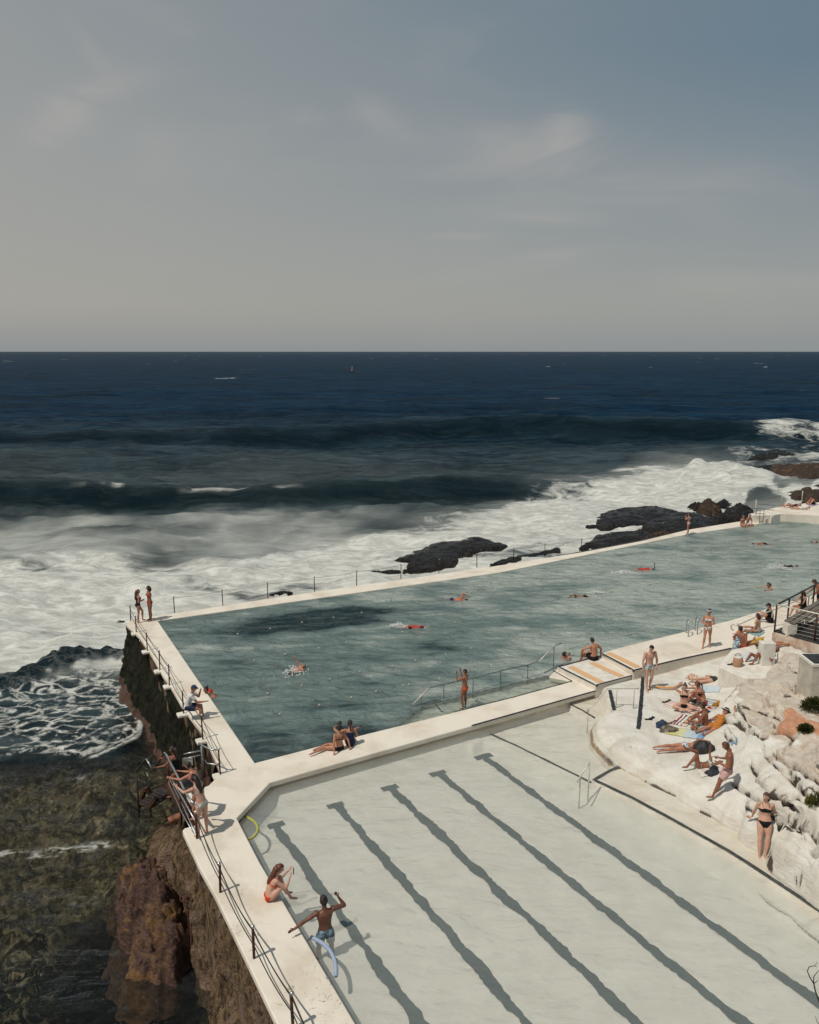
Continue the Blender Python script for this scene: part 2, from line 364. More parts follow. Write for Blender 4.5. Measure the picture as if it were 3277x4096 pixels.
def wall_material():
    t=NT('weathered_wall'); g=t.n('ShaderNodeNewGeometry'); s=t.n('ShaderNodeSeparateXYZ'); t.link(g.outputs['Position'],s.inputs[0]); v=t.pos(); vs=t.pos((1,1,.45))
    moss=t.att('moss'); a=t.noise(1.1,8,vs,.68,.5); b=t.noise(7,7,vs,.7); c=t.noise(24,5,v,.65)
    br=t.mix(t.ramp(b,.36,.62),(.06,.036,.022),(.34,.23,.125)); br=t.mix(t.ramp(a,.5,.64),br,(.36,.25,.19)); br=t.mix(t.ramp(c,.54,.66),br,(.03,.02,.015))
    rust=t.ramp(t.noise(1.6,6,vs,.7,.6),.60,.68); br=t.mix(t.math('MULTIPLY',rust,.8),br,(.33,.11,.03)); br=t.mix(t.ramp(t.noise(.55,5,vs,.7,.8),.56,.66),br,(.030,.018,.012))
    gr=t.mix(t.ramp(b,.44,.64),(.006,.007,.004),(.030,.036,.008)); gr=t.mix(t.ramp(c,.60,.68),gr,(.07,.065,.018)); gr=t.mix(t.ramp(t.noise(.9,6,vs,.7,.5),.50,.60),gr,(.018,.012,.007))
    mk=t.ramp(t.math('ADD',moss,t.math('MULTIPLY',t.math('SUBTRACT',a,.5),1.1)),.4,.6)
    col=t.mix(mk,br,gr)
    low=t.att('low'); bc=t.mix(t.ramp(c,.42,.6),(.10,.055,.04),(.24,.15,.115)); col=t.mix(t.ramp(t.math('ADD',low,t.math('MULTIPLY',t.math('SUBTRACT',b,.5),.5)),.45,.6),col,bc)
    nm=t.bump(t.math('ADD',b,t.math('MULTIPLY',c,.6)),1.0,.25)
    return t.done(t.bsdf(col,.8,.25,0,nm))
def rock_material(name,c1,c2,c3,wet=.45,scale=1.0,bd=.15):
    t=NT(name); v=t.pos((1,1,2.0)); a=t.noise(.9*scale,8,v,.66,.4); b=t.noise(5*scale,8,v,.7); c=t.noise(18*scale,5,v,.65)
    col=t.mix(t.ramp(b,.38,.66),c1,c2); col=t.mix(t.ramp(a,.50,.66),col,c3); col=t.mix(t.ramp(c,.55,.7),col,tuple(q*.4 for q in c1))
    nm=t.bump(t.math('ADD',b,t.math('MULTIPLY',c,.4)),1.0,bd)
    return t.done(t.bsdf(col,wet,.35,0,nm))
def terrain_material():
    t=NT('painted_sandstone'); nat=t.att('natural'); org=t.att('orange'); crk=t.att('crack'); stain=t.att('stain'); v=t.pos(); vs=t.pos((1,.45,3),R(20))
    a=t.noise(1.2,8,v,.68,.6); b=t.noise(4.5,8,vs,.72,.5); c=t.noise(22,6,v,.7)
    wh=t.mix(t.ramp(a,.4,.66),(.71,.69,.635),(.60,.555,.48)); wh=t.mix(t.math('MULTIPLY',t.ramp(b,.60,.72),.5),wh,(.42,.36,.30))
    nt=t.mix(t.ramp(b,.40,.62),(.60,.545,.465),(.50,.42,.34)); nt=t.mix(t.math('MULTIPLY',t.ramp(a,.56,.66),.55),nt,(.46,.29,.20)); nt=t.mix(t.math('MULTIPLY',t.ramp(c,.56,.68),.6),nt,(.20,.15,.12))
    nt=t.mix(t.math('MULTIPLY',t.ramp(t.noise(2.2,8,vs,.75,1.4),.60,.68),.75),nt,(.10,.07,.055))
    nk=t.ramp(t.math('ADD',nat,t.math('MULTIPLY',t.math('SUBTRACT',a,.5),1.3)),.38,.62)
    col=t.mix(nk,wh,nt)
    oc=t.mix(t.ramp(b,.4,.66),(.50,.235,.13),(.58,.36,.25)); oc=t.mix(t.ramp(c,.55,.7),oc,(.34,.14,.07))
    ok=t.ramp(t.math('ADD',org,t.math('MULTIPLY',t.math('SUBTRACT',t.noise(2.5,7,v,.68),.5),1.1)),.40,.66); col=t.mix(ok,col,oc)
    sk=t.ramp(t.math('ADD',stain,t.math('MULTIPLY',t.math('SUBTRACT',t.noise(5,7,v,.7),.5),1.1)),.45,.75); col=t.mix(sk,col,(.30,.17,.06))
    ck=t.ramp(t.math('ADD',crk,t.math('MULTIPLY',t.math('SUBTRACT',c,.5),.7)),.40,.62); col=t.mix(ck,col,(.028,.022,.018)); col=t.mix(t.math('MULTIPLY',t.ramp(crk,.1,.6),.35),col,(.20,.16,.13))  # undercut shade and dirt of the crevices, both painted as dark colour
    nm=t.bump(t.math('ADD',t.math('ADD',b,a),t.math('MULTIPLY',c,.25)),.75,.07)
    return t.done(t.bsdf(col,.85,.2,0,nm))
MSEA=sea_material()
MLAP=pool_material('lap_pool_water',(.185,.26,.252),.95,.50,(.88,.96,.94),.8,(.46,.52,.48))
MKID=pool_material('wading_pool_water',(.52,.555,.525),.50,.12,(.95,.955,.945),.6)
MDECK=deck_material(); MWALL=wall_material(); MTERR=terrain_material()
MROCK=rock_material('wet_black_rock',(.004,.004,.004),(.013,.011,.009),(.030,.020,.014),.28)
MBROWN=rock_material('brown_shore_rock',(.020,.013,.009),(.075,.042,.024),(.12,.065,.035),.6)
MBOULD=rock_material('purple_brown_rock',(.075,.04,.03),(.17,.10,.078),(.26,.14,.055),.75)
MBLACK=M('black_edge_paint',(.012,.015,.022),(.035,.038,.045),30,.7,.2,lo=.5,hi=.8)
MGREY=M('grey_edge_paint',(.05,.055,.06),(.02,.022,.025),14,.7,.2)
MORANGE=M('orange_tread_paint',(.62,.33,.15),(.70,.48,.28),26,.8,.2)
MSTEEL=M('galvanised_steel',(.42,.44,.45),(.30,.32,.33),12,.35,.5,.7)
MRAIL=M('pale_painted_rail',(.62,.60,.54),(.48,.45,.38),10,.4,.4,.2)
MRUST=M('rusted_steel',(.10,.04,.022),(.035,.018,.012),14,.75,.3,.2)
MDKST=M('dark_steel',(.03,.028,.027),(.06,.045,.035),10,.5,.4,.4)
MWHITE=M('white_paint',(.73,.69,.62),(.63,.585,.51),3,.7,.3,bump=.3,bscale=30)
MGWHITE=M('greyish_white_paint',(.70,.68,.62),(.63,.60,.54),4,.7,.3,bump=.2,bscale=30)
MBALL=M('metal_ball',(.6,.58,.55),None,8,.25,.5,.9)
SEA=-3.3; LAPZ=-.05; KIDZ=-.25
# ================================================================== SEA
def build_sea():
    nr,nc=820,360
    y=np.geomspace(9,32000,nr); u=np.linspace(-1,1,nc)
    Y=np.repeat(y[:,None],nc,1); X=u[None,:]*(Y*.62+9)
    px,py=PX(X,Y,np.full_like(X,SEA))
    dy=np.gradient(y)[:,None]; dx=(2*(Y*.62+9)/nc)
    res=np.maximum(dy,dx*.6)
    def wv(nz,wl,a): return nz*a*sstep(1.2,3.2,wl/res)
    Z=wv(fbm(X/34,Y/15,.3,3),22,.75)+wv(fbm(X/11+5,Y/4.5,1.3,3)-.5*np.abs(fbm(X/7,Y/3.2,4.3,3)),6,.55)+wv(-np.abs(fbm(X/4.2,Y/2.2+9,2.2,3)),2.6,.34)+wv(fbm(X/1.1,Y/.8,5.2,3),.9,.05)
    # two swells rolling in
    wob=fbm(X/60,X/60+3,.1,3)
    y1=150+X*.03+wob*9; a1=2.3*np.exp(-((X-30)/60)**2)+1.0
    y2=88+X*.02+wob*5;  a2=1.6*np.exp(-((X+36)/30)**2)+1.7*np.exp(-((X-10)/20)**2)+.3
    def swell(Y0,A,wf,wb): d=Y-Y0; return A*np.where(d<0,np.exp(-(d/wf)**2),np.exp(-(d/wb)**2))
    Z+=swell(y1,a1,5,14)+swell(y2,a2,3.2,9)+swell(y1+75,.9,9,20)*.8+swell(y1+160,1.2,14,30)*.8+swell(y1-30,.35,4,9)
    calm=sstep(30,42,Y+np.abs(X+14)*.3*(X<-14)); near=sstep(36,26,Y)
    # foam fields, laid on the water where the surf breaks
    topl=np.interp(px,[-900,0,300,700,1000,1300,1500,1700,1850,2000,2120,2300,2450,2600,2800,2950,3100,3277,3900],
                      [2290,2275,2225,2265,2235,2180,2150,2120,2085,2050,2000,1975,1945,1890,1868,1872,1900,1930,1960])
    foam=sstep(-80,70,py-topl)*1.12
    strip=np.exp(-(((px-2600)/190)**2+((py-1878)/13)**2)); foam=np.maximum(foam,strip*.8)
    big=sdpoly(px,py,[(2700,1905),(2790,1868),(2900,1855),(3030,1885),(3110,1925),(3080,1945),(2900,1940),(2720,1945)]); foam=np.maximum(foam,sstep(-14,14,big)*1.15)
    foam=np.maximum(foam,sstep(-30,20,sdpoly(px,py,[(2980,1740),(3100,1722),(3400,1700),(3400,1775),(3250,1760),(3050,1765)]))*.8)
    foam=np.maximum(foam,sstep(-25,20,sdpoly(px,py,[(2880,1800),(2990,1790),(3277,1790),(3400,1830),(3400,1852),(3100,1856),(2950,1850)]))*.72)
    # dark backs of water between surf and rocks
    for poly in ([(3100,1925),(3190,1925),(3280,1920),(3240,1965),(3180,1960),(3120,1975),(3090,1960)],
                 [(2990,1990),(3060,1970),(3150,2000),(3120,2035),(3040,2030),(2960,2040)],
                 [(2740,2100),(2830,2075),(2930,2070),(2900,2098),(2790,2118)]):
        foam*=1-.85*sstep(-14,10,sdpoly(px,py,poly))
    lin=fbm(px/420,py/70,.7,5)
    foam*=np.clip(1.02+.6*lin,.55,1.2)
    foam*=sstep(2720,2590,py+np.where(px<500,(500-px)*-.10,0))
    # milky water between the two surf zones
    milk=sstep(2000,2150,py+fbm(px/300,py/60,.2,4)*70)*.95*sstep(1820,1300,px)
    milk=np.maximum(milk,sstep(-110,20,py-topl)*.55); milk=np.maximum(milk,.07*sstep(1760,1900,py))
    milk*=np.clip(.9+.8*lin,.15,1.25)*sstep(2740,2620,py)
    milk=np.where(py>2740,0,milk)
    face=0*X  # painted darkness of the swell fronts
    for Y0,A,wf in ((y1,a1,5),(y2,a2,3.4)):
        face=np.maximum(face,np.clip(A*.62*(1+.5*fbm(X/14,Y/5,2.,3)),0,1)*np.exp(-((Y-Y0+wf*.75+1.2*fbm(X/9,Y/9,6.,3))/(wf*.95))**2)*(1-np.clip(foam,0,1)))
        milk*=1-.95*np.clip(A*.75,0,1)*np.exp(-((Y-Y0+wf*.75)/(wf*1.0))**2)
    # web of foam left of the wall
    wz=sstep(-30,40,sdpoly(px,py,[(-400,2760),(0,2745),(180,2700),(330,2665),(500,2610),(520,2800),(565,2880),(560,2945),(330,3040),(150,3005),(-400,3030)]))
    lace=wz*.95
    lace=np.maximum(lace,.80*np.exp(-((py-3400+px*.12)/34)**2)*sstep(560,400,px)*sstep(2900,3200,py))
    lace=np.maximum(lace,.50*np.exp(-(((px-330)/130)**2+((py-3590)/45)**2))); lace=np.maximum(lace,.45*np.exp(-(((px-480)/90)**2+((py-3800)/60)**2)))  # glints on the dark shallows, painted as flecks of foam
    lace=np.maximum(lace,.62*np.exp(-(((px-300)/60)**2+((py-3110)/28)**2)))
    edge=distpoly(px,py,[(-300,3060),(150,3010),(330,3045),(470,2985),(555,2940),(562,2885),(520,2815)],False)
    foam=np.maximum(foam,.85*np.exp(-(edge/11)**2)*sstep(250,400,px)); 
    lace=np.maximum(lace,.35*sstep(2140,2300,py)*(py<2720)*(1-sstep(.5,.9,foam)))
    rd=sdpoly(px+fbm(px/60,py/25,4.,4)*25,py+fbm(px/50,py/30,6.,4)*16,[(-400,2790),(-300,2745),(0,2712),(110,2672),(240,2608),(330,2586),(430,2570),(560,2566),(560,2622),(400,2628),(300,2660),(200,2684),(120,2720),(0,2748),(-300,2800)])
    rm_=sstep(-16,10,rd); foam=foam*(1-rm_); milk=milk*(1-rm_); lace=np.where(rm_>.3,.42,lace); face=np.maximum(face,rm_*.9)
    Z=np.where(py>2600,Z*.45,Z)+.55*sstep(-16,26,rd)*(.7+.6*fbm(X/1.6,Y/.9,3.,4))
    # breaking crests stand a little higher
    crest=np.maximum(0,fbm(X/4,Y/2.2,9.1,4)); Z+=.35*np.clip(foam,0,1)*crest*sstep(1.0,3,3/res)
    Z+=1.3*sstep(-20,12,big)*(.5+.5*crest)
    # white caps far out and crest flecks on the swells
    cn=fbm(X/26,Y/42,3.3,3); caps=sstep(.88,.97,cn)*sstep(240,420,Y)*(Y<4200)
    c2=fbm(X/6,Y/2,8.3,3); caps=np.maximum(caps,sstep(.25,.45,c2)*np.exp(-((Y-y2-.6)/.9)**2)*sstep(-6,-16,X)*.9)
    caps=np.maximum(caps,sstep(.55,.7,c2)*np.exp(-((Y-y1-.4)/1.0)**2)*.5*sstep(-30,-45,X))
    shallow=np.clip(np.maximum(sstep(2935,3110,py)*sstep(1300,900,px)*.86,sstep(430,520,px)*sstep(2800,2900,py)*sstep(1300,900,px)*.8),0,1)
    # keep the open water out from under the pools
    keep=~inpoly(X,Y,[tuple(G(*p)[:2]) for p in [(580,2530),(640,2560)]]+[tuple(G(x,y,SEA)[:2]) for x,y in [(640,2990),(800,3300),(860,3800),(1000,4300),(1300,4900)]]+[tuple(G(*p)[:2]) for p in [(1900,5200),(3600,5200),(4200,2550),(3300,2250),(2600,2230),(2000,2330),(1200,2440)]])
    me,used=gridmesh('sea',X,Y,SEA+Z,keep)
    sel=lambda a:np.broadcast_to(a,X.shape).reshape(-1)[used]
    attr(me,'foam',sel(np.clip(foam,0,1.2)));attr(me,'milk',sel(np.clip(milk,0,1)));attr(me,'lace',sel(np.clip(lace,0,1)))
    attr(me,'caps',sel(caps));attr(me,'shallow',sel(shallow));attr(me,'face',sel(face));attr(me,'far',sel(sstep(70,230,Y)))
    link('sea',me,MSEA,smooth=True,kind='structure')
build_sea()
# sea floor of the shallow reef beside the wall
def build_reef():
    x=np.arange(-34,6,.16); y=np.arange(8,48,.16); X,Y=np.meshgrid(x,y)
    n=fbm(X/2.2,Y/1.7,.4,5); m=fbm(X/.7,Y/.6,2.4,4)
    Z=-4.15+n*.75+m*.30
    Z=np.where(Y>27,Z-np.minimum((Y-27)*.12,.7),Z)
    me,u=gridmesh('sea_floor',X,Y,Z)
    t=NT('reef_rock'); v=t.pos(); a=t.noise(.75,8,v,.7,.8); b=t.noise(4,7,v,.7); c=t.noise(.22,4,v,.6)
    big=t.noise(.16,3,v,.5); d_=t.noise(1.6,9,v,.75,1.6)
    col=t.mix(t.math('MULTIPLY',t.ramp(d_,.50,.58),t.ramp(big,.42,.60)),(.003,.003,.002),(.32,.275,.19)); col=t.mix(t.ramp(b,.50,.60),col,(.010,.009,.006))
    gsep=t.n('ShaderNodeSeparateXYZ'); t.link(v,gsep.inputs[0]); sandy=t.ramp(t.math('ADD',gsep.outputs[1],t.math('MULTIPLY',t.math('SUBTRACT',c,.5),14)),19.0,23.5)  # sandy part of the reef, paler farther out
    sand=t.mix(t.ramp(d_,.42,.60),(.035,.028,.018),(.20,.165,.11)); sand=t.mix(t.ramp(b,.52,.66),sand,(.38,.33,.24)); col=t.mix(sandy,col,sand)
    col=t.mix(t.ramp(t.noise(6,6,v,.7),.56,.64),col,(.006,.006,.005))
    link('sea_floor',me,t.done(t.bsdf(col,.9,.1,0,t.bump(b,.8,.1))),smooth=True,kind='structure')
build_reef()
# ================================================================== ROCKS IN THE SURF
def rock(poly,h_,label,m=MROCK,name='shore_rock',z0=SEA-.35,rough=1.0,group=None,cell=None,flat=.5,zp=SEA):
    h=h_*(.62 if name=='shore_rock' else 1)
    W=[G(p[0],p[1],zp) for p in poly]; P=[(w_.x,w_.y) for w_ in W]
    xs=[p[0] for p in P]; ys=[p[1] for p in P]; ex=max(xs)-min(xs); ey=max(ys)-min(ys)
    c=cell or max(ex,ey)/110; kd=.95 if name=='boulder' else c*4; pad=kd+c
    X,Y=np.meshgrid(np.arange(min(xs)-pad,max(xs)+pad,c),np.arange(min(ys)-pad,max(ys)+pad,c))
    ws=max(.6,min(ex,ey)*.25)
    d=sdpoly(X+fbm(X/ws,Y/ws,.5,4)*ws*.45,Y+fbm(X/ws+7,Y/ws,.5,4)*ws*.45,P)
    dm=max(d.max(),.1); t=np.clip(d/dm,0,1)
    body=t**flat
    n=fbm(X/(ws*1.6),Y/(ws*1.2),h,5)
    z=h*body*(1+.45*n*rough)+ .12*h*fbm(X/(ws*.35),Y/(ws*.3),4.,4)*rough*(t>0)
    st=.22*h; z=z*.45+.55*(np.floor(z/st)+sstep(.55,1,z/st-np.floor(z/st)))*st
    z=np.where(d<=0,np.maximum(d*(1.5 if name=='boulder' else .9),-1.3 if name=='boulder' else -.5)+(.10*fbm(X*3,Y*3,2.,3) if name=='boulder' else 0),z)
    me,_=gridmesh(name,X,Y,z0+z+.35*np.minimum(1,np.maximum(d,-1)*2+1)*(d>-1),d>-kd)
    return link(name,me,m,smooth=True,label=label,cat='rock',group=group)
rock([(1560,2250),(1640,2212),(1740,2185),(1800,2165),(1900,2155),(1990,2165),(2010,2190),(1940,2212),(1850,2222),(1810,2250),(1740,2280),(1640,2278),(1650,2258)],0.75,'long layered black rock alone in the white surf beyond the middle of the pool wall',rough=1.1)
rock([(1440,2300),(1500,2288),(1600,2284),(1590,2298),(1500,2306)],.4,'low black rock strip in foam beside the long layered rock')
rock([(1960,2258),(2060,2230),(2150,2205),(2250,2192),(2240,2204),(2120,2232),(2020,2255)],.3,'thin flat black ledge of rock just behind the pool wall posts')
rock([(1080,2384),(1130,2372),(1170,2376),(1150,2386)],.35,'tiny black rock peeping over the far pool wall near the left end',zp=-2.0,z0=-2.3)
rock([(2360,2100),(2420,2062),(2500,2035),(2600,2030),(2720,2050),(2640,2085),(2560,2100),(2430,2116)],.85,'broad black rock with white water in its hollow, leftmost of the main cluster')
rock([(2540,2128),(2620,2078),(2700,2055),(2800,2060),(2880,2085),(2860,2112),(2740,2132),(2620,2134)],.85,'big rounded black rock behind the standing woman on the far wall')
rock([(2320,2196),(2370,2158),(2460,2132),(2570,2130),(2650,2142),(2560,2166),(2430,2192)],.65,'black rock lying directly against the far wall in front of the cluster')
rock([(2560,2165),(2600,2142),(2640,2130),(2700,2142),(2650,2158)],.7,'small brown rock touching the far wall below the black cluster',MBROWN,zp=-1.2,z0=-1.6)
rock([(2750,2025),(2800,2012),(2820,2028),(2790,2035)],.7,'dark stub of rock left of the brown pointed rock')
rock([(2795,2035),(2815,2008),(2850,2012),(2885,2045),(2860,2056),(2815,2050)],1.3,'brown pointed rock above the black cluster',MBROWN)
rock([(2855,2018),(2890,2004),(2920,2010),(2900,2022)],.5,'small flat black rock in foam right of the pointed brown rock')
rock([(2885,2062),(2930,2035),(2990,2034),(3010,2060),(2990,2088),(2930,2085)],1.2,'dark square rock at the foot of the far steps')
rock([(2830,2085),(2870,2064),(2910,2068),(2905,2085),(2870,2094)],.7,'flat topped black rock between the posts and the far steps')
rock([(2880,1940),(2940,1936),(3040,1942),(3120,1948),(3090,1966),(2990,1974),(2910,1980),(2920,1958)],.9,'black ledge with water pouring over its face in the surf',rough=1.3)
rock([(3000,1840),(3040,1822),(3080,1808),(3120,1815),(3200,1828),(3196,1844),(3100,1843)],1.6,'long black rock highest up in the surf at the right')
rock([(3213,1838),(3235,1815),(3300,1808),(3420,1812),(3420,1845),(3280,1845)],1.6,'black rock cut by the right frame edge above the brown shelf')
rock([(2985,1872),(3050,1862),(3110,1868),(3080,1880),(3010,1880)],.5,'thin black reef ledge between the two surf zones')
rock([(3088,1888),(3150,1868),(3170,1858),(3220,1868),(3420,1862),(3420,1925),(3260,1918),(3180,1922),(3130,1912)],1.8,'big brown rock shelf beside the blue rock pool',MBROWN)
rock([(3128,1975),(3165,1955),(3200,1950),(3240,1965),(3300,1935),(3450,1925),(3450,2010),(3280,2008),(3180,2004),(3130,1990)],2.0,'large brown rock behind the far sun terrace',MBROWN)
rock([(3215,2008),(3250,1992),(3330,1990),(3330,2012),(3240,2016)],.9,'small brown rock just behind the sunbathers on the far terrace',MBROWN,zp=-.8,z0=-1.2)
rock([(470,3640),(480,3560),(540,3500),(600,3480),(640,3500),(690,3560),(735,3640),(760,3740),(752,3860),(690,3900),(600,3905),(520,3860),(470,3760)],1.45,'purple and ochre boulder in the water at the foot of the sea wall',MBOULD,name='boulder',cell=.035,flat=.6,rough=1.2)
# ================================================================== SEA WALL
MP=lambda pts,z:[G(x,y,z) for x,y in pts]
WT=[(505,2478),(507,2496),(560,2572),(612,2648),(660,2722),(712,2802),(745,2860),(790,2925),(840,3005),(864,3050),(835,3142),(775,3165),(742,3200),(760,3262),(737,3290),(727,3322),(800,3474),(862,3585),(983,3835),(1108,4096),(1330,4560)]
WB=[(497,2640),(480,2720),(484,2790),(520,2870),(566,2950),(606,3010),(640,3060),(668,3110),(690,3160),(700,3210),(690,3255),(650,3285),(600,3320),(572,3365),(578,3420),(600,3470),(640,3560),(690,3680),(748,3850),(812,4080),(900,4560)]
def resample(P,n):
    P=[Vector(p) for p in P]; L=[0]
    for a,b in zip(P,P[1:]): L.append(L[-1]+(b-a).length)
    return P,L
def build_wall():
    n=len(WT); per=28; T=[];B=[]
    tt=MP(WT,-.16); bb=[G(x,y,SEA-.5) for x,y in WB]
    # tall corner return on the ocean side
    for i in range(n-1):
        for k in range(per):
            f=k/per; T.append(tt[i].lerp(tt[i+1],f)); B.append(bb[i].lerp(bb[i+1],f))
    T.append(tt[-1]);B.append(bb[-1]); T=np.array(T);B=np.array(B)
    for _ in range(5): B[1:-1]=(B[:-2]+B[1:-1]*2+B[2:])/4
    nv=72; v=np.linspace(0,1,nv); X=np.zeros((len(T),nv));Y=X.copy();Z=X.copy(); moss=X.copy(); low=X.copy()
    s=np.linspace(0,1,len(T))[:,None]
    vv=v[None,:]; bulge=vv**1.7
    X=T[:,0:1]+(B[:,0:1]-T[:,0:1])*bulge; Y=T[:,1:2]+(B[:,1:2]-T[:,1:2])*bulge; Z=T[:,2:3]+(B[:,2:3]-T[:,2:3])*vv
    nrm=np.array([-.87,-.49]); amp=sstep(0,.06,vv)
    D=(fbm(X/1.6,Y/1.6,Z/2.2,5)*.30+fbm(X/.35,Y/.35,Z/.6,4)*.10)*amp
    X=X+nrm[0]*D; Y=Y+nrm[1]*D
    i=np.arange(len(T))[:,None]/per
    moss=sstep(11,8.5,i)*sstep(1.0,.78,vv)*1.1+sstep(12,20,i)*.0
    low=sstep(11.5,9,i)*sstep(.70,.86,vv)
    me,u=gridmesh('sea_wall',X,Y,Z)
    attr(me,'moss',np.broadcast_to(moss,X.shape));attr(me,'low',np.broadcast_to(low,X.shape))
    o=link('sea_wall',me,MWALL,smooth=True,label='mossy brown sea wall carrying the pool walkway above the reef',cat='sea wall')
    b=MB(); P=[G(x,y,-.17) for x,y in [(560,2560),(660,2715),(745,2850),(868,3050),(884,3100),(836,3138),(752,3178),(806,3298),(745,3316),(806,3470),(868,3580),(990,3835),(1340,4560),(1400,4560),(1030,3460),(950,3275),(1085,3120),(1000,3060),(640,2500)]]
    b.prism([(p.x,p.y) for p in P],SEA-1.2,-.175); b.build('wall_core',MWALL,o)
build_wall()
# ================================================================== DECKS
FAR_IN=[(631,2482),(1400,2374),(2000,2289),(2749,2137),(3020,2097)]
def deck(name,px,z,z0,m=MDECK,label=None,**k):
    b=MB(); P=[G(x,y,z) for x,y in px]; b.prism([(p.x,p.y) for p in P],z0,z)
    o=b.build(name,m,**k); bv=o.modifiers.new('b','BEVEL'); bv.width=.03; bv.segments=2; bv.limit_method='ANGLE'; return o
deck('pool_deck',[(505,2496),(526,2478),(640,2461),(705,2452),(892,2423),(1087,2393),(1428,2342),(1606,2318),(2000,2261),(2330,2208),(2560,2165),(2749,2119),(3010,2077),(3060,2086),
   (3058,2091),(3020,2097),(2749,2137),(2000,2289),(1400,2374),(631,2482),(1020,3051),(1420,2947),(1813,2850),(2060,2788),(2288,2726),(2196,2707),(2232,2672),(2387,2740),(2388,2762),(2140,2832),(1888,2903),(1500,3011),(1082,3129),(948,3272),(1039,3448),(1424,4096),(1700,4560),
   (1330,4560),(1108,4096),(983,3833),(862,3583),(800,3472),(730,3321),(738,3312),(800,3296),(745,3175),(833,3142),(883,3096),(864,3043),(817,2936),(734,2830),(688,2751),(650,2695),(609,2621),(560,2547)],0,-.17,kind='structure')
# body of the walls below the walkways (far side and between the pools)
def wallrun(name,pts,z1,z0,w,m=MWHITE,**k):
    b=MB()
    P=[G(x,y,z1) for x,y in pts]
    L=[];Rr=[]
    for i,p in enumerate(P):
        d=(P[min(i+1,len(P)-1)]-P[max(i-1,0)]).normalized(); nn=Vector((-d.y,d.x,0))
        L.append((p.x+nn.x*w/2,p.y+nn.y*w/2));Rr.append((p.x-nn.x*w/2,p.y-nn.y*w/2))
    b.prism(L+Rr[::-1],z0,z1); return b.build(name,m,**k)
wallrun('pool_wall',[(600,2477),(1420,2358),(2000,2275),(2749,2128),(3015,2088)],-.18,SEA-1,.55,MROCK,label='dark outer wall below the far walkway facing the surf',cat='wall')
wallrun('dividing_wall',[(1045,3088),(1450,2978),(1850,2876),(2330,2752)],-.172,-2.2,1.2,MWHITE,label='concrete wall between the lap pool and the wading pool',cat='wall')
# ------------------------------------------------------------------ pool floors & water
def watergrid(name,poly,z,cell,m,depthf,amp=0,wl=2.0,tone=False,**k):
    P=[G(x,y,z) for x,y in poly]; xs=[p.x for p in P]; ys=[p.y for p in P]
    X,Y=np.meshgrid(np.arange(min(xs)-cell,max(xs)+cell,cell),np.arange(min(ys)-cell,max(ys)+cell,cell))
    pp=[(p.x,p.y) for p in P]; sd=sdpoly(X,Y,pp)
    Z=z+(fbm(X/wl,Y/(wl*.6),.3,4)*amp)
    me,u=gridmesh(name,X,Y,Z,sd>-cell*1.5)
    px,py=PX(X,Y,np.full_like(X,z))
    attr(me,'depth',depthf(X,Y,px,py).reshape(-1)[u])
    if tone: attr(me,'tone',np.clip(laptone(X,Y,px,py),-.8,1.2).reshape(-1)[u])
    return link(name,me,m,smooth=True,kind='structure',**k)
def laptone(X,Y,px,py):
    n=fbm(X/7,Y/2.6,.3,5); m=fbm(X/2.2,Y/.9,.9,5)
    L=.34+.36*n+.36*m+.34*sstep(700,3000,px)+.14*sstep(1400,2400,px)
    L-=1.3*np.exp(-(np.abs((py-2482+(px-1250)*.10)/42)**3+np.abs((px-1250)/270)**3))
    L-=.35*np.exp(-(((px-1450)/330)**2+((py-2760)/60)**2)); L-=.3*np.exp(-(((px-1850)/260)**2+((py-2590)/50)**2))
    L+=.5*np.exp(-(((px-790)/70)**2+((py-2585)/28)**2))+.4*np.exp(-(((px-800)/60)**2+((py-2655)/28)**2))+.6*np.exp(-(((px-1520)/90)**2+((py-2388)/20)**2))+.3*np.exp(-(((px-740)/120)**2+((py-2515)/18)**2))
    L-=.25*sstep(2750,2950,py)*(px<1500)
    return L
LAP=[(627,2478),(1400,2370),(2000,2285),(2749,2134),(3018,2095),(3062,2084),(3122,2078),(3225,2084),(3400,2098),(3600,2200),(3277,2376),(2923,2487),(2500,2591),(2404,2616),(2232,2668),(2196,2702),(2290,2722),(2060,2792),(1813,2856),(1420,2953),(1020,3056)]
LEDGE=[(1600,2905),(1700,2828),(1738,2814),(1950,2763),(2196,2705),(2300,2730),(2060,2795),(1813,2858),(1640,2912)]
def lapdepth(X,Y,px,py):
    s=sdpoly(px,py,LEDGE); d=np.full(X.shape,1.7)
    d=np.where(s>-6,.18,d)
    steps=sstep(1480,1760,px)*sstep(-60,10,s); d=np.where((s<=-6)&(px<1760),1.7-steps*1.2,d)
    far=sstep(2500,3200,px)*sstep(2500,2100,py); return d*(1-.35*far)
watergrid('lap_pool_water',LAP,LAPZ,.16,MLAP,lapdepth,.045,2.4,tone=True)
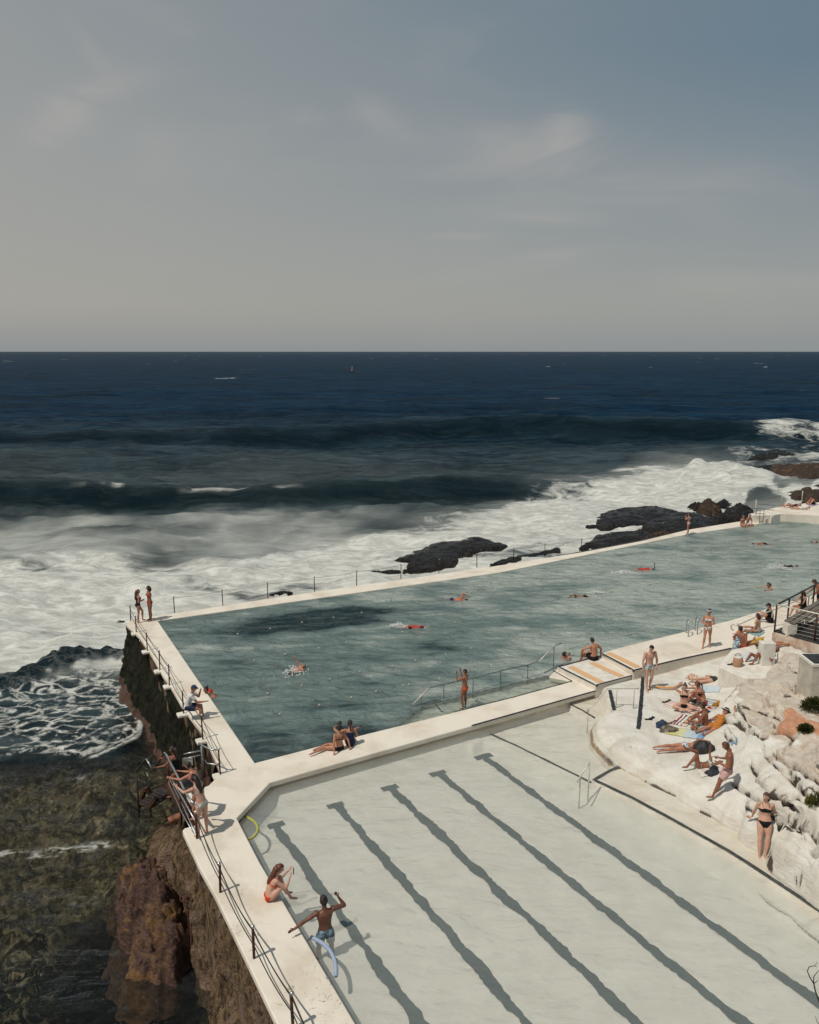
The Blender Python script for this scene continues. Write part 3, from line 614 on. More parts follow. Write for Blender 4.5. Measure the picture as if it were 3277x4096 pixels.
def lapfloor():
    P=[G(x,y,-2.0) for x,y in [(400,2400),(3700,1980),(4300,2300),(2600,2900),(1000,3300)]]
    X,Y=np.meshgrid(np.arange(-22,75,.3),np.arange(20,75,.3)); px,py=PX(X,Y,np.full_like(X,LAPZ))
    L=laptone(X,Y,px,py); n=fbm(X/7,Y/2.6,.3,3)
    Z=-2.0+.12*n
    inside=sdpoly(X,Y,[tuple(G(q[0],q[1],LAPZ)[:2]) for q in LAP])>-.7
    me,u=gridmesh('lap_pool_floor',X,Y,Z,inside); L=L.reshape(-1)[u]; attr(me,'sandy',np.clip(L,0,1))  # paler sand and darker weed of the floor
    t=NT('pool_sand'); l=t.att('sandy'); b=t.noise(1.4,8,t.pos((.4,1,1),R(-12)),.7,.8)
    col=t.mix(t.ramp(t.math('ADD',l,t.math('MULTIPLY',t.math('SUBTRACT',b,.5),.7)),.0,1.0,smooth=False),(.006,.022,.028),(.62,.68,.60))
    link('lap_pool_floor',me,t.done(t.bsdf(col,.9,.1)),smooth=True,kind='structure')
lapfloor()
KID=[(1082,3133),(1500,3015),(1888,2907),(2140,2836),(2385,2766),(2500,2745),(2620,2800),(2560,2860),(2440,2940),(2480,3030),(2600,3110),(2750,3190),(2950,3310),(3140,3440),(3300,3560),(3650,3830),(3600,4560),(1660,4560),(1424,4100),(1039,3452),(945,3276)]
KL1=[(1888,2945),(1935,2922),(2085,2990),(2230,3062),(2368,3132),(2378,3121),(2478,3066),(2600,2950),(2450,2760),(2300,2780)]      # shelf in the corner
KL2=[(2378,3121),(2478,3066),(2700,3100),(3000,3250),(3277,3460),(3700,3800),(3700,3960),(3277,3642),(3215,3600),(2984,3448),(2905,3399),(2700,3284),(2530,3190)]
KF=-.82
def kidfloor(px,py):
    """level of the wading pool floor at a survey pixel of the water level"""
    a=sdpoly(px,py,KL1); b=sdpoly(px,py,KL2); st=sdpoly(px,py,[(2281,2818),(2378,2871),(2450,2900),(2560,2760),(2400,2740),(2300,2772)])
    sc=np.interp(py,[2800,3300,4096],[70,105,150])     # survey pixels per metre
    z=np.full(px.shape,KF)
    z=np.maximum(z,np.where(a>0,-.52,-.52+a/sc*1.4)); z=np.maximum(z,np.where(b>0,-.31,-.31+b/sc*1.6)); z=np.where(st>0,-.285,z)
    w=distpoly(px,py,[(945,3276),(1082,3133),(1500,3015),(1888,2907),(2390,2766)],False)/sc
    return np.maximum(z,-.28-w*.9)
def kiddepth(X,Y,px,py): return KIDZ-kidfloor(px,py)
watergrid('wading_pool_water',KID,KIDZ,.11,MKID,kiddepth,.012,1.2)
MKF=M('pale_pool_floor',(.66,.64,.57),(.58,.55,.48),1.2,.8,.2,lo=.35,hi=.65)
def kidbed():
    P=[tuple(G(x,y,KIDZ)[:2]) for x,y in [(1000,3050),(2300,2720),(2720,2760),(3300,3250),(4200,3900),(4200,4900),(1600,4900),(900,3300)]]
    xs=[p[0] for p in P]; ys=[p[1] for p in P]; X,Y=np.meshgrid(np.arange(min(xs),max(xs),.07),np.arange(min(ys),max(ys),.07))
    px,py=PX(X,Y,np.full_like(X,KIDZ)); Z=kidfloor(px,py)
    me,u=gridmesh('wading_pool_floor',X,Y,Z,inpoly(X,Y,P)&~inpoly(px,py,[(2232,2660),(2390,2752),(2540,2690),(2400,2600)]))
    attr(me,'ledge',sstep(-.62,-.36,Z).reshape(-1)[u])
    t=NT('pool_floor_paint'); v=t.pos(); a=t.noise(1.1,7,v,.65,.5); b=t.noise(3.5,7,v,.7,.8); l=t.att('ledge')
    col=t.mix(t.ramp(a,.36,.64),(.72,.70,.64),(.65,.635,.575)); lc=t.mix(t.ramp(a,.38,.62),(.72,.675,.60),(.65,.59,.50)); lc=t.mix(t.math('MULTIPLY',t.ramp(b,.58,.72),.35),lc,(.52,.38,.26))
    col=t.mix(l,col,lc)
    # faint web of old grout lines and scratches
    link('wading_pool_floor',me,t.done(t.bsdf(col,.8,.2)),smooth=True,kind='structure')
kidbed()
def ledge(name,px,z,z0,m=MKF,**k):
    b=MB(); P=[G(x,y,z) for x,y in px]; b.prism([(p.x,p.y) for p in P],z0,z); return b.build(name,m,**k)
ledge('lap_pool_shelf',LEDGE+[],-.26,-2.0,MWHITE,kind='structure')
for i in range(4):
    a=1738-i*52; ledge('lap_pool_step',[(a-52,2829+i*13),(a,2815+i*13),(a+70,2871+i*8),(a+20,2885+i*10)],-.42-.2*i,-2.1-.01*i,MWHITE,kind='structure')
def stripe(pxs,z,w,m=MBLACK,name='edge_line',wob=0,seg=.25,thick=.006,w1=None,label=None,cat=None,parent=None,zl=None,**k):
    """a painted line: flat ribbon along the survey points"""
    P=[G(p[0],p[1],(p[2] if len(p)>2 else z)) for p in pxs]; pts=[]
    for a,b_ in zip(P,P[1:]):
        n=max(1,int((b_-a).length/seg)); pts+=[a.lerp(b_,i/n) for i in range(n)]
    pts.append(P[-1]); L=[];Rr=[]
    for i,p in enumerate(pts):
        d=(pts[min(i+1,len(pts)-1)]-pts[max(i-1,0)]); d.z=0; d.normalize(); nn=Vector((-d.y,d.x,0)); q=i/len(pts)
        o1=float(perlin(p.x*1.3+50*w,p.y*1.3,1.))*wob+(float(perlin(p.x*3.1,p.y*3.1,4.))*.55+float(perlin(p.x*8.1,p.y*8.1,14.))*.45)*wob; o2=float(perlin(p.x*1.5+9,p.y*1.3,7.))*wob+(float(perlin(p.x*3.4+3,p.y*3.1,2.))*.55+float(perlin(p.x*8.4+3,p.y*8.1,12.))*.45)*wob
        L.append(p+nn*(w/2+o1)+Vector((0,0,thick)));Rr.append(p-nn*(w/2-o2)+Vector((0,0,thick)))
    n=len(pts); b=MB(); b.add(L+Rr,[(i,n+i,n+i+1,i+1) for i in range(n-1)])
    return b.build(name,m,parent,label=label,cat=cat,**k)
MLANE=M('dark_lane_paint',(.008,.028,.036),(.014,.036,.045),3,.8,.1)
# lane lines on the wading pool floor, wavering like the water above them
LN=[((1072,3312),(1137,3293),(1100,3302),(1681,4096)),((1310,3232),(1372,3213),(1348,3222),(2109,4096)),((1528,3162),(1588,3143),(1562,3153),(2555,4096)),((1722,3104),(1780,3086),(1756,3095),(2948,4076)),((1903,3038),(1966,3020),(1938,3030),(3240,3990))]
for a,b_,c,d in LN:
    A,B,Cc,D=[G(*q,KF) for q in (a,b_,c,d)]; D=D+(D-Cc)*.45
    def pxof(v): x,y=PX(v.x,v.y,v.z); return (float(x),float(y))
    stripe([pxof(Cc),pxof(D)],KF,.25,MLANE,'lane_line',wob=.085,seg=.09,thick=.02,kind='structure')
    stripe([a,b_],KF,.22,MLANE,'lane_line',wob=.05,seg=.12,thick=.03,kind='structure')
# black edges
stripe([(1888,2903),(2140,2832),(2386,2763)],0,.085,thick=.008,kind='structure')
stripe([(1813,2849),(2060,2787),(2290,2724)],0,.05,thick=.008,kind='structure')
stripe([(2288,2725),(2212,2682)],0,.05,thick=.012,kind='structure')
stripe([(2252,2733),(2193,2697)],-.24,.05,thick=.012,kind='structure')
stripe([(1935,2924),(2085,2992),(2230,3064),(2365,3131)],-.52,.09,MBLACK,thick=.01,wob=.02,kind='structure')
stripe([(1888,2953),(2020,3020),(2150,3085),(2250,3140),(2325,3173),(2352,3158),(2366,3132)],KF,.10,M('dim_line_paint',(.10,.13,.14),None),thick=.02,wob=.05,kind='structure')
stripe([(2281,2817),(2330,2842),(2380,2872)],-.285,.075,thick=.01,kind='structure')
stripe([(2478,3067),(2430,3090),(2378,3121),(2530,3192),(2700,3284),(2905,3399),(2984,3448),(3215,3600),(3277,3642),(3500,3810)],-.31,.13,MGREY,thick=.012,wob=.015,seg=.15,kind='structure')
for i in range(3): stripe([(1738-i*50,2816+i*12),(1772-i*50,2850+i*12)],-.27-.15*i,.06,MBLACK,thick=.02,wob=.04,seg=.12,kind='structure')
# ------------------------------------------------------------------ raised platforms by the lap pool
PLAT=[(2232,2666),(2405,2622),(2500,2668),(2532,2700),(2384,2742)]
b=MB(); P=[G(x,y,.22) for x,y in PLAT]; b.prism([(p.x,p.y) for p in P],-1.3,.22)
o=b.build('step_platform',MWHITE,label='low white platform with two orange treads between walkway and right deck',cat='platform')
def pedge(pts,z,w=.09,par=None,m=MBLACK,th=.006): return stripe(pts,z,w,m,'edge_line',thick=th,parent=par)
pedge([(2400,2624),(2236,2667),(2384,2741),(2532,2701)],.22,.085,o)
for pts in ([(2282,2668),(2405,2730)],[(2366,2652),(2488,2706)]):
    stripe(pts,.22,.28,MORANGE,'tread_strip',thick=.012,parent=o)
b=MB(); b.bar(G(2388,2743,.215),G(2388,2743,-.0),.07,.07); b.build('edge_line',MBLACK,o)
RD=[(2406,2612),(2500,2585),(2923,2481),(3277,2370),(3620,2235),(3900,2330),(3400,2560),(3120,2560),(2990,2577),(2928,2594),(2724,2637),(2534,2682)]
b=MB(); P=[G(x,y,.45) for x,y in RD]; b.prism([(p.x,p.y) for p in P],-.9,.45)
o=b.build('upper_deck',MDECK,kind='structure'); bv=o.modifiers.new('b','BEVEL'); bv.width=.025; bv.limit_method='ANGLE'
pedge([(2408,2614),(2536,2681),(2724,2636),(2926,2593)],.45,.10).__setitem__('kind','structure')
b=MB(); b.bar(G(2534,2684,.44),G(2534,2684,.22),.07,.07); b.build('edge_line',MBLACK,kind='structure')
stripe([(2432,2611),(2552,2669)],.45,.28,MORANGE,'tread_strip',thick=.012,kind='structure')
# ------------------------------------------------------------------ far terrace and its steps
TE=.52
b=MB(); P=[G(x,y,TE) for x,y in [(3096,2061),(3123,2056),(3225,2060),(3290,2064),(3600,2085),(3700,2010),(3380,2000),(3277,2009),(3246,2013),(3109,2029),(3030,2046),(2995,2057),(3005,2063)]]
b.prism([(p.x,p.y) for p in P],-2.4,TE); o=b.build('sun_terrace',MDECK,kind='structure')
o2=empty('terrace_steps',G(3050,2075,0),label='white steps with thin rails up to the far sun terrace',cat='steps')
for i in range(4):
    z=.05+.12*i; x0=2985+i*24; b=MB()
    P=[G(x,y,z) for x,y in [(x0+30,2090-i*7),(x0,2078-i*6),(3075,2062-i*3),(3100,2076-i*4)]]
    b.prism([(p.x,p.y) for p in P],-.5,z); b.build('step',MWHITE,o2)
# ================================================================== SUNBATHING ROCK (terrain)
CT=[ # survey point, level
(2545,2712,.05),(2700,2668,.05),(2850,2632,.08),(2900,2620,.1),(2390,2880,-.10),(2420,2800,-.05),(2480,2745,.0),
(2594,2758,.05),(2530,2830,.05),(2640,2860,.08),(2740,2760,.08),(2840,2760,.1),(2480,2900,.05),(2420,2930,.02),(2560,2960,.08),(2700,2900,.1),(2820,2850,.12),(2900,2830,.2),
(2370,2905,-.12),(2375,2960,-.22),(2420,3020,-.24),(2478,3062,-.24),(2560,3110,-.26),(2700,3185,-.28),(2850,3272,-.30),(2960,3335,-.32),(3120,3440,-.34),(3277,3540,-.36),(3600,3780,-.38),
(2460,3000,.04),(2600,3060,.08),(2750,3140,.06),(2870,3215,.05),(2700,3010,.14),(2850,3080,.2),(2830,2990,.2),(2860,3175,.18),
(2920,2960,.5),(2900,2900,.3),(2960,3120,.6),(2940,3200,.35),(3000,3290,.25),(3000,3200,.7),
(2960,2880,.80),(2962,2830,1.0),(2955,2800,1.1),(3000,2740,1.2),(3050,2722,1.15),(3100,2800,1.5),(3100,2880,1.55),(3060,2940,1.35),(3000,2930,.95),(3020,3000,.9),
(3200,2740,1.4),(3200,2850,1.6),(3277,2800,1.6),(3277,2950,1.8),(3200,2980,1.6),(3130,2960,1.4),(3400,2900,2.0),
(3060,3060,1.0),(3150,3060,1.35),(3277,3060,1.8),(3277,3180,1.6),(3150,3150,1.2),(3060,3130,.9),(3400,3200,1.9),
(3080,3230,.70),(3200,3260,1.0),(3277,3300,1.15),(3050,3330,.1),(3110,3370,.35),(3200,3370,.7),(3277,3420,.75),(3190,3400,.15),(3260,3440,.25),(3400,3500,.4),(3600,3600,.8),(3110,3385,.0),
(3100,2650,1.1),(3090,2690,1.1),(3150,2660,1.15),(3250,2690,1.3),(3100,2580,1.0),(3277,2640,1.2),(3500,2700,1.6),(3500,3000,2.2)]
def build_terrain():
    Pt=np.array([tuple(G(x,y,z)) for x,y,z in CT]); c=Pt[:,:2]; n=len(c)
    def phi(r): return r
    A=np.zeros((n+3,n+3)); D=np.linalg.norm(c[:,None]-c[None],axis=2); A[:n,:n]=phi(D)+np.eye(n)*-.02; A[:n,n:]=np.c_[np.ones(n),c]; A[n:,:n]=A[:n,n:].T
    w_=np.linalg.solve(A,np.r_[Pt[:,2],0,0,0])
    cell=.032
    X,Y=np.meshgrid(np.arange(5.2,21,cell),np.arange(14.5,33.5,cell))
    Z=np.zeros(X.shape)
    for i in range(n): Z+=w_[i]*np.hypot(X-c[i,0],Y-c[i,1])
    Z+=w_[n]+w_[n+1]*X+w_[n+2]*Y
    Z0=Z.copy()
    px,py=PX(X,Y,Z0)
    rock_=sstep(.28,.7,Z0+fbm(X/1.5,Y/1.5,.1,3)*.15)*sstep(-30,60,px-2880)
    # ledges following the slope, with undercut lips; their seam shade is also painted
    warp=fbm(X/3.2,Y/2.2,.6,4)*.30+fbm(X/.8,Y/.6,1.6,3)*.035+(X*.05-Y*.03)
    st=.50+0*X; q=(Z0+warp)/st; fr=q-np.floor(q)
    on=sstep(-.25,.15,fbm(X/2.0,Y/1.6,5.5,3)+.1)
    ter=(np.floor(q)+.25*fr+.75*sstep(.70,.92,fr))*st-warp
    A=.55*rock_*on; Z=Z0*(1-A)+ter*A
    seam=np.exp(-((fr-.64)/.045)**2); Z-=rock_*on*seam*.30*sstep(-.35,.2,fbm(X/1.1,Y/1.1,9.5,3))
    q2=(Z0+warp*1.2+.12*fbm(X/1.6,Y/1.2,3.,3))/.085; f2=q2-np.floor(q2)
    Z-=rock_*.028*np.exp(-((f2-.5)/.14)**2)*sstep(-.1,.25,fbm(X/1.3,Y/1.0,7.1,3))
    Z+=rock_*(fbm(X/.9,Y/.7,2.2,5)*.035)+(1-rock_)*fbm(X/1.1,Y/.9,1.2,4)*.018
    gy,gx=np.gradient(Z0,cell); gl=np.hypot(gx,gy)+1e-6; lipm=np.exp(-((fr-.97)/.09)**2)+np.exp(-((fr+.03)/.09)**2); gr_=np.exp(-((fr-.68)/.10)**2)
    HO=rock_*on*(.27*lipm-.16*gr_)*sstep(-.4,.3,fbm(X/1.5,Y/1.2,12.,3))*sstep(.15,.5,gl)
    OX=-gx/gl*HO; OY=-gy/gl*HO
    # lip above the wading pool
    lip=distpoly(px,py,[(2384,2752),(2402,2790),(2436,2846),(2388,2868),(2368,2900),(2372,2960),(2420,3020),(2478,3062),(2560,3110),(2700,3185),(2850,3272),(2960,3332),(3100,3400),(3215,3440),(3277,3497),(3800,3870)],False)
    outp=inpoly(px,py,[(2384,2740),(2402,2790),(2436,2846),(2388,2868),(2368,2900),(2372,2960),(2420,3022),(2478,3064),(2560,3112),(2700,3187),(2850,3274),(2960,3334),(3100,3402),(3215,3442),(3277,3499),(3800,3872),(3800,4400),(1500,4400),(1500,2700)])
    inn=(~outp)
    Z=np.where(inn,Z+.16*(1-np.exp(-(lip/16)**2))*np.exp(-(lip/120)**2)*(1-rock_),Z)
    sl=np.where(outp,-lip,lip); kb=sstep(-6,20,sl+4*fbm(px/30,py/30,2.2,3)); Z=np.where(sl<22,Z*kb+(1-kb)*(-.34-.3*sstep(0,25,-sl)),Z)
    # named cracks in the big slabs
    def crack(pts,wpx,dep):
        d=distpoly(px,py+6*fbm(px/24,py/24,.3,3),pts,False); return -dep*1.5*np.exp(-(d/(wpx*1.5+2))**2)
    CK=np.zeros(X.shape)  # where crevice shade and seam dirt are put into the colour
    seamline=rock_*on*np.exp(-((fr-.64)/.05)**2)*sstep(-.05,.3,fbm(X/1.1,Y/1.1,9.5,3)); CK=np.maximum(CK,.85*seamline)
    def ledge_(pts,wpx=6,dep=.5,lift=.10,out=.10):
        nonlocal Z,OX,OY,CK
        q=py+5*fbm(px/22,py/22,.3,3); d=distpoly(px,q,pts,False); yy=np.interp(px,[p[0] for p in pts],[p[1] for p in pts]); inx=sstep(-6,14,px-pts[0][0])*sstep(-6,14,pts[-1][0]-px)
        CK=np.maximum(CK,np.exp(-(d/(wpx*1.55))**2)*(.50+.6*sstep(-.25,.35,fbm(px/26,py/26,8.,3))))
        up_=np.where(q<yy,1.0,0.0); Z=Z-dep*.62*np.exp(-(d/(wpx*1.2))**2)+lift*up_*np.exp(-(d/26)**2)*inx*(1-np.exp(-(d/wpx)**2))
        HO=out*up_*np.exp(-((d-wpx*1.3)/wpx)**2)*inx; OX=OX-gx/gl*HO; OY=OY-gy/gl*HO
    ledge_([(2904,2883),(2944,2889),(2975,2904),(2996,2919)],4,.30); ledge_([(2895,2925),(2925,2955),(2944,2968)],5,.35)
    ledge_([(2940,2855),(2965,2890),(3005,2925),(3042,2945)],4,.30,.12)
    ledge_([(3042,2938),(3054,2950),(3066,2940)],6,.5,.03); ledge_([(3109,3014),(3158,3054),(3195,3066),(3232,3094),(3277,3109),(3400,3150)],9,.75,.08,.08)
    ledge_([(3008,3055),(3016,3072),(3026,3088)],6,.5); ledge_([(2940,3130),(2968,3152),(3011,3177),(3054,3195),(3085,3205)],8,.6,.08,.08)
    ledge_([(3036,3111),(3085,3131),(3121,3152),(3140,3166)],8,.6,.08,.08); ledge_([(3170,3176),(3244,3183),(3300,3178)],8,.55,.07,.08)
    ledge_([(3105,3222),(3158,3250),(3200,3264),(3240,3290)],7,.5,.07,.08); ledge_([(3118,3278),(3170,3271),(3219,3287),(3250,3308)],9,.6,.07,.10)
    ledge_([(3180,3130),(3230,3140),(3290,3165)],4,.25); ledge_([(3060,3020),(3100,3060),(3160,3100),(3220,3125)],4,.22); ledge_([(2985,3230),(3040,3262),(3085,3280)],5,.3)
    ledge_([(3255,3318),(3272,3342)],6,.4); ledge_([(3165,2748),(3182,2756),(3205,2746)],4,.35,.02); ledge_([(3222,2795),(3250,2818)],3,.25,.02); ledge_([(2985,2822),(3012,2832),(3060,2840),(3120,2862)],3,.16,.03)
    ledge_([(3095,2922),(3150,2918),(3190,2932)],4,.3,.05); ledge_([(3140,2785),(3165,2776)],3,.2,.02); ledge_([(3155,2662),(3185,2678),(3215,2690)],3,.18,.02)
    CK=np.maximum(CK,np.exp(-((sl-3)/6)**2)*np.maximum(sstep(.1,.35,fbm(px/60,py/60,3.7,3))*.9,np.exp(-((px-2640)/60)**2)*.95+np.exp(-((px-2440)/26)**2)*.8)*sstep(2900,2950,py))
    Z+=crack([(2530,2998),(2558,3003)],2,.09)
    # black line painted over the rock later needs a level strip; below decks the rock stops
    keep=~inpoly(px,py,[(2236,2664),(2384,2752),(2534,2692),(2926,2600),(3000,2580),(3085,2558),(3330,2632),(3700,2700),(3700,2300),(2236,2300)])
    keep&=~((outp)&(lip>70)); keep&=px<3800
    nat=np.full(X.shape,-.3)
    for poly,vv in (([(2965,2750),(3010,2715),(3060,2690),(3090,2650),(3140,2610),(3300,2600),(3600,2650),(3600,3000),(3277,2985),(3200,2965),(3110,2950),(3060,2935),(3010,2880),(2975,2830)],1.0),
                    ([(3105,3005),(3150,2980),(3277,2975),(3600,3000),(3600,3170),(3277,3130),(3200,3080)],1.0),
                    ([(3080,2985),(3130,3040),(3200,3100),(3277,3150),(3277,3170),(3160,3110),(3080,3050)],.55)):
        nat=np.maximum(nat,vv*sstep(-30,30,sdpoly(px,py,poly)))
    nat=np.maximum(nat,.42*sstep(40,0,distpoly(px,py,[(2980,3190),(3040,3240),(3100,3280)],False)))
    org=np.maximum(sstep(-10,14,sdpoly(px,py,[(3125,2870),(3135,2840),(3165,2828),(3195,2848),(3225,2865),(3277,2880),(3600,2900),(3600,2960),(3277,2945),(3230,2915),(3180,2925),(3110,2918),(3098,2905)])),
        .8*sstep(-8,8,sdpoly(px,py,[(3210,2645),(3240,2640),(3240,2680),(3215,2680)])))
    org=np.maximum(org,.55*sstep(-8,6,sdpoly(px,py,[(3070,2820),(3085,2810),(3105,2818),(3095,2828),(3070,2826)])))
    stn=np.exp(-(lip/7)**2)*(.62*sstep(3260,3080,py)+.12)*sstep(2850,2930,py)+.35*np.exp(-(lip/16)**2)*outp*sstep(3120,3000,py)
    me,u=gridmesh('rock_terrain',X+OX,Y+OY,Z,keep)
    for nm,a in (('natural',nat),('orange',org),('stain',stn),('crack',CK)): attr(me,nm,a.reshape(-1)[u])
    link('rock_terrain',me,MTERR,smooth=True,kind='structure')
    return X,Y,Z
TX,TY,TZ=build_terrain()
def ground(x,y):
    i=int(round((y-TY[0,0])/.032)); j=int(round((x-TX[0,0])/.032))
    i=min(max(i,0),TX.shape[0]-1); j=min(max(j,0),TX.shape[1]-1); return float(TZ[i,j])
def GT(x,y,z=.1):
    """survey pixel -> point on the rock surface (fixed-point search)"""
    for _ in range(25):
        p=G(x,y,z); zz=ground(p.x,p.y); z=z*.5+zz*.5
    p=G(x,y,z); return p
# painted black lines over the sunbathing rock
def draped(pts,w,m,**k):
    P=[GT(x,y) for x,y in pts]; q=[]
    for a,b_ in zip(P,P[1:]):
        n=max(1,int((b_-a).length/.12)); q+=[a.lerp(b_,i/n) for i in range(n)]
    q.append(P[-1]); L=[];Rr=[]
    for i,p in enumerate(q):
        d=q[min(i+1,len(q)-1)]-q[max(i-1,0)]; d.z=0; d.normalize(); nn=Vector((-d.y,d.x,0))
        for S,sg in ((L,1),(Rr,-1)):
            v=p+nn*(w/2*sg*(1+.15*random.uniform(-1,1))); v.z=max(ground(v.x,v.y),ground(p.x,p.y))+.018; S.append(v)
    n=len(q); b=MB(); b.add(L+Rr,[(i,n+i,n+i+1,i+1) for i in range(n-1)]); return b.build('edge_line',m,kind='structure',**k)
draped([(2556,2702),(2572,2712),(2568,2770),(2562,2840),(2556,2900),(2553,2917)],.13,MGREY)
draped([(2440,2762),(2448,2800),(2458,2842)],.13,MGREY)
# terrace block with its front face and the white pillar on it
b=MB(); TBZ=1.05
P=[G(x,y,TBZ) for x,y in [(2876,2664),(2900,2630),(2926,2598),(2990,2585),(3080,2560),(3110,2600),(3110,2700),(3060,2712),(2990,2712),(2930,2690)]]
b.prism([(p.x,p.y) for p in P],-.2,TBZ); o=b.build('sun_platform',MWHITE,label='smooth white concrete platform carrying the sunbathers beside the tan bag',cat='platform'); bv=o.modifiers.new('b','BEVEL'); bv.width=.04; bv.segments=2; bv.limit_method='ANGLE'
# ================================================================== PEOPLE
def nrm(v): v=Vector(v); return v.normalized()
SK=[M('skin_pale',(.56,.33,.245),(.50,.28,.20),9,.55,.35),M('skin_tanned',(.44,.205,.13),(.38,.17,.105),9,.5,.4),M('skin_bronze',(.27,.105,.058),(.22,.085,.045),9,.48,.45),M('skin_dark',(.10,.042,.026),(.075,.032,.02),9,.45,.45)]
MEYE=M('eye_dark',(.02,.015,.012),None); MLIP=M('lip_colour',(.30,.10,.085),None)
HAIR={'black':M('hair_black',(.012,.009,.008),(.03,.022,.018),40,.5,.4),'brown':M('hair_brown',(.06,.028,.016),(.11,.05,.028),40,.5,.4),'auburn':M('hair_auburn',(.13,.045,.022),(.07,.022,.012),40,.45,.4),'blond':M('hair_fair',(.16,.10,.055),(.09,.055,.03),40,.5,.4)}
_cl={}
def cloth(c,c2=None,pat=None,scale=25):
    k=(c,c2,pat,scale)
    if k in _cl: return _cl[k]
    t=NT('cloth'); v=t.obj()
    if pat=='floral': f=t.ramp(t.noise(scale,2,v,.5,1.0),.50,.54)
    elif pat=='leopard': f=t.ramp(t.noise(scale,1,v,.5),.52,.56)
    else: f=t.ramp(t.noise(scale,4,v),.4,.65)
    col=t.mix(f,c,c2 or tuple(q*.75 for q in c)); _cl[k]=t.done(t.bsdf(col,.85,.2,0,t.bump(t.noise(60,3,v),.3,.004))); return _cl[k]
class Person:
    """poses given as directions (forward, left, up) in the figure's own frame"""
    def __init__(s,label,px,joint,z,face,h=1.7,sex='f',skin=1,pose={},hair=('brown','short'),wear=(),build=1.0,group=None,shift=None):
        k=h/1.72; s.k=k; f=math.radians(face); Fw=Vector((math.cos(f),math.sin(f),0)); Lf=Vector((-math.sin(f),math.cos(f),0)); U=Vector((0,0,1))
        D=lambda v: (Fw*v[0]+Lf*v[1]+U*v[2]).normalized()
        p=dict(t1=(0,0,1),t2=None,n=None,look=(1,0,0),lat=(0,1,0),hlat=None,
               uaL=(0,.14,-1),faL=(.12,.05,-1),haL=None,uaR=(0,-.14,-1),faR=(.12,-.05,-1),haR=None,
               thL=(.03,.05,-1),shL=(-.03,0,-1),ftL=(1,.15,-.28),thR=(.03,-.05,-1),shR=(-.03,0,-1),ftR=(1,-.15,-.28))
        p.update(pose)
        if p['t2'] is None:p['t2']=p['t1']
        if p['n'] is None:p['n']=p['t2']
        for a in 'LR':
            if p['ha'+a] is None:p['ha'+a]=p['fa'+a]
        t1,t2,n_=D(p['t1']),D(p['t2']),D(p['n']); lat=D(p['lat']); hl=D(p['hlat'] or p['lat'])
        hl=(hl-t1*hl.dot(t1)).normalized(); lat=(lat-t2*lat.dot(t2)).normalized()
        front1=hl.cross(t1); front2=lat.cross(t2)
        male=sex=='m'; hw=.085*k; sw=(.185 if male else .160)*k
        J={}; J['pelvis']=Vector((0,0,0)); J['waist']=t1*.18*k; J['chest']=J['waist']+t2*.17*k; J['neck']=J['chest']+t2*.155*k
        J['head']=J['neck']+n_*.175*k
        for a,sg in (('L',1),('R',-1)):
            J['hip'+a]=hl*hw*sg-t1*.01*k; J['knee'+a]=J['hip'+a]+D(p['th'+a])*.425*k; J['ank'+a]=J['knee'+a]+D(p['sh'+a])*.405*k
            J['toe'+a]=J['ank'+a]+D(p['ft'+a])*.165*k
            J['sho'+a]=J['neck']-t2*.045*k+lat*sw*sg; J['elb'+a]=J['sho'+a]+D(p['ua'+a])*.285*k; J['wri'+a]=J['elb'+a]+D(p['fa'+a])*.245*k
            J['tip'+a]=J['wri'+a]+D(p['ha'+a])*.165*k
        if joint=='feet': ref=(J['ankL']+J['ankR'])/2; 
        else: ref=J[joint]
        W=G(px[0],px[1],z) if len(px)==2 else Vector(px)
        off=W-ref; root=Vector((W.x,W.y,W.z-(.08*k if joint in('feet','ankL','ankR') else 0)))
        s.J={a:b+off for a,b in J.items()}; J=s.J; s.p=p
        T=empty('person',root,f,label=label,cat='person',group=group); s.root=T
        b=MB()
        def ring(c,lx,fx,rx,ry,n=14): return [c+lx*(math.cos(2*math.pi*i/n)*rx)+fx*(math.sin(2*math.pi*i/n)*ry) for i in range(n)]
        def loft(rings):
            n=len(rings[0]); vs=[v for r in rings for v in r]; fs=[]
            for i in range(len(rings)-1):
                for q in range(n): fs.append((i*n+q,i*n+(q+1)%n,(i+1)*n+(q+1)%n,(i+1)*n+q))
            fs.append(tuple(range(n-1,-1,-1))); fs.append(tuple((len(rings)-1)*n+q for q in range(n))); b.add(vs,fs)
        B=build
        # torso
        wl=[(-.095,.075,.07),(-.05,.150 if not male else .145,.105),(.0,.165 if not male else .150,.112),(.07,.150 if not male else .143,.10)]
        rg=[ring(J['pelvis']+t1*q*k,hl,front1,x*k*B,y*k*B) for q,x,y in wl]
        midl=(hl+lat).normalized(); midf=(front1+front2).normalized()
        rg.append(ring(J['waist'],midl,midf,(.122 if not male else .138)*k*B,.088*k*B))
        rg.append(ring(J['waist']+t2*.085*k,lat,front2,(.132 if not male else .150)*k*B,.096*k*B))
        rg.append(ring(J['chest']+front2*.008*k,lat,front2,(.148 if not male else .175)*k*B,.108*k*B))
        rg.append(ring(J['chest']+t2*.075*k,lat,front2,(.155 if not male else .188)*k,.095*k))
        rg.append(ring(J['chest']+t2*.125*k,lat,front2,(.115 if not male else .135)*k,.068*k))
        rg.append(ring(J['neck'],lat,front2,.055*k,.055*k)); loft(rg)
        mt=Matrix((lat,front2,t2)).transposed(); mh=Matrix((hl,front1,t1)).transposed()
        if not male:
            for sg in(1,-1): b.ball(J['chest']+lat*.068*sg*k+front2*.082*k+t2*.005*k,(.062*k*B,.055*k*B,.060*k*B),12,mt)
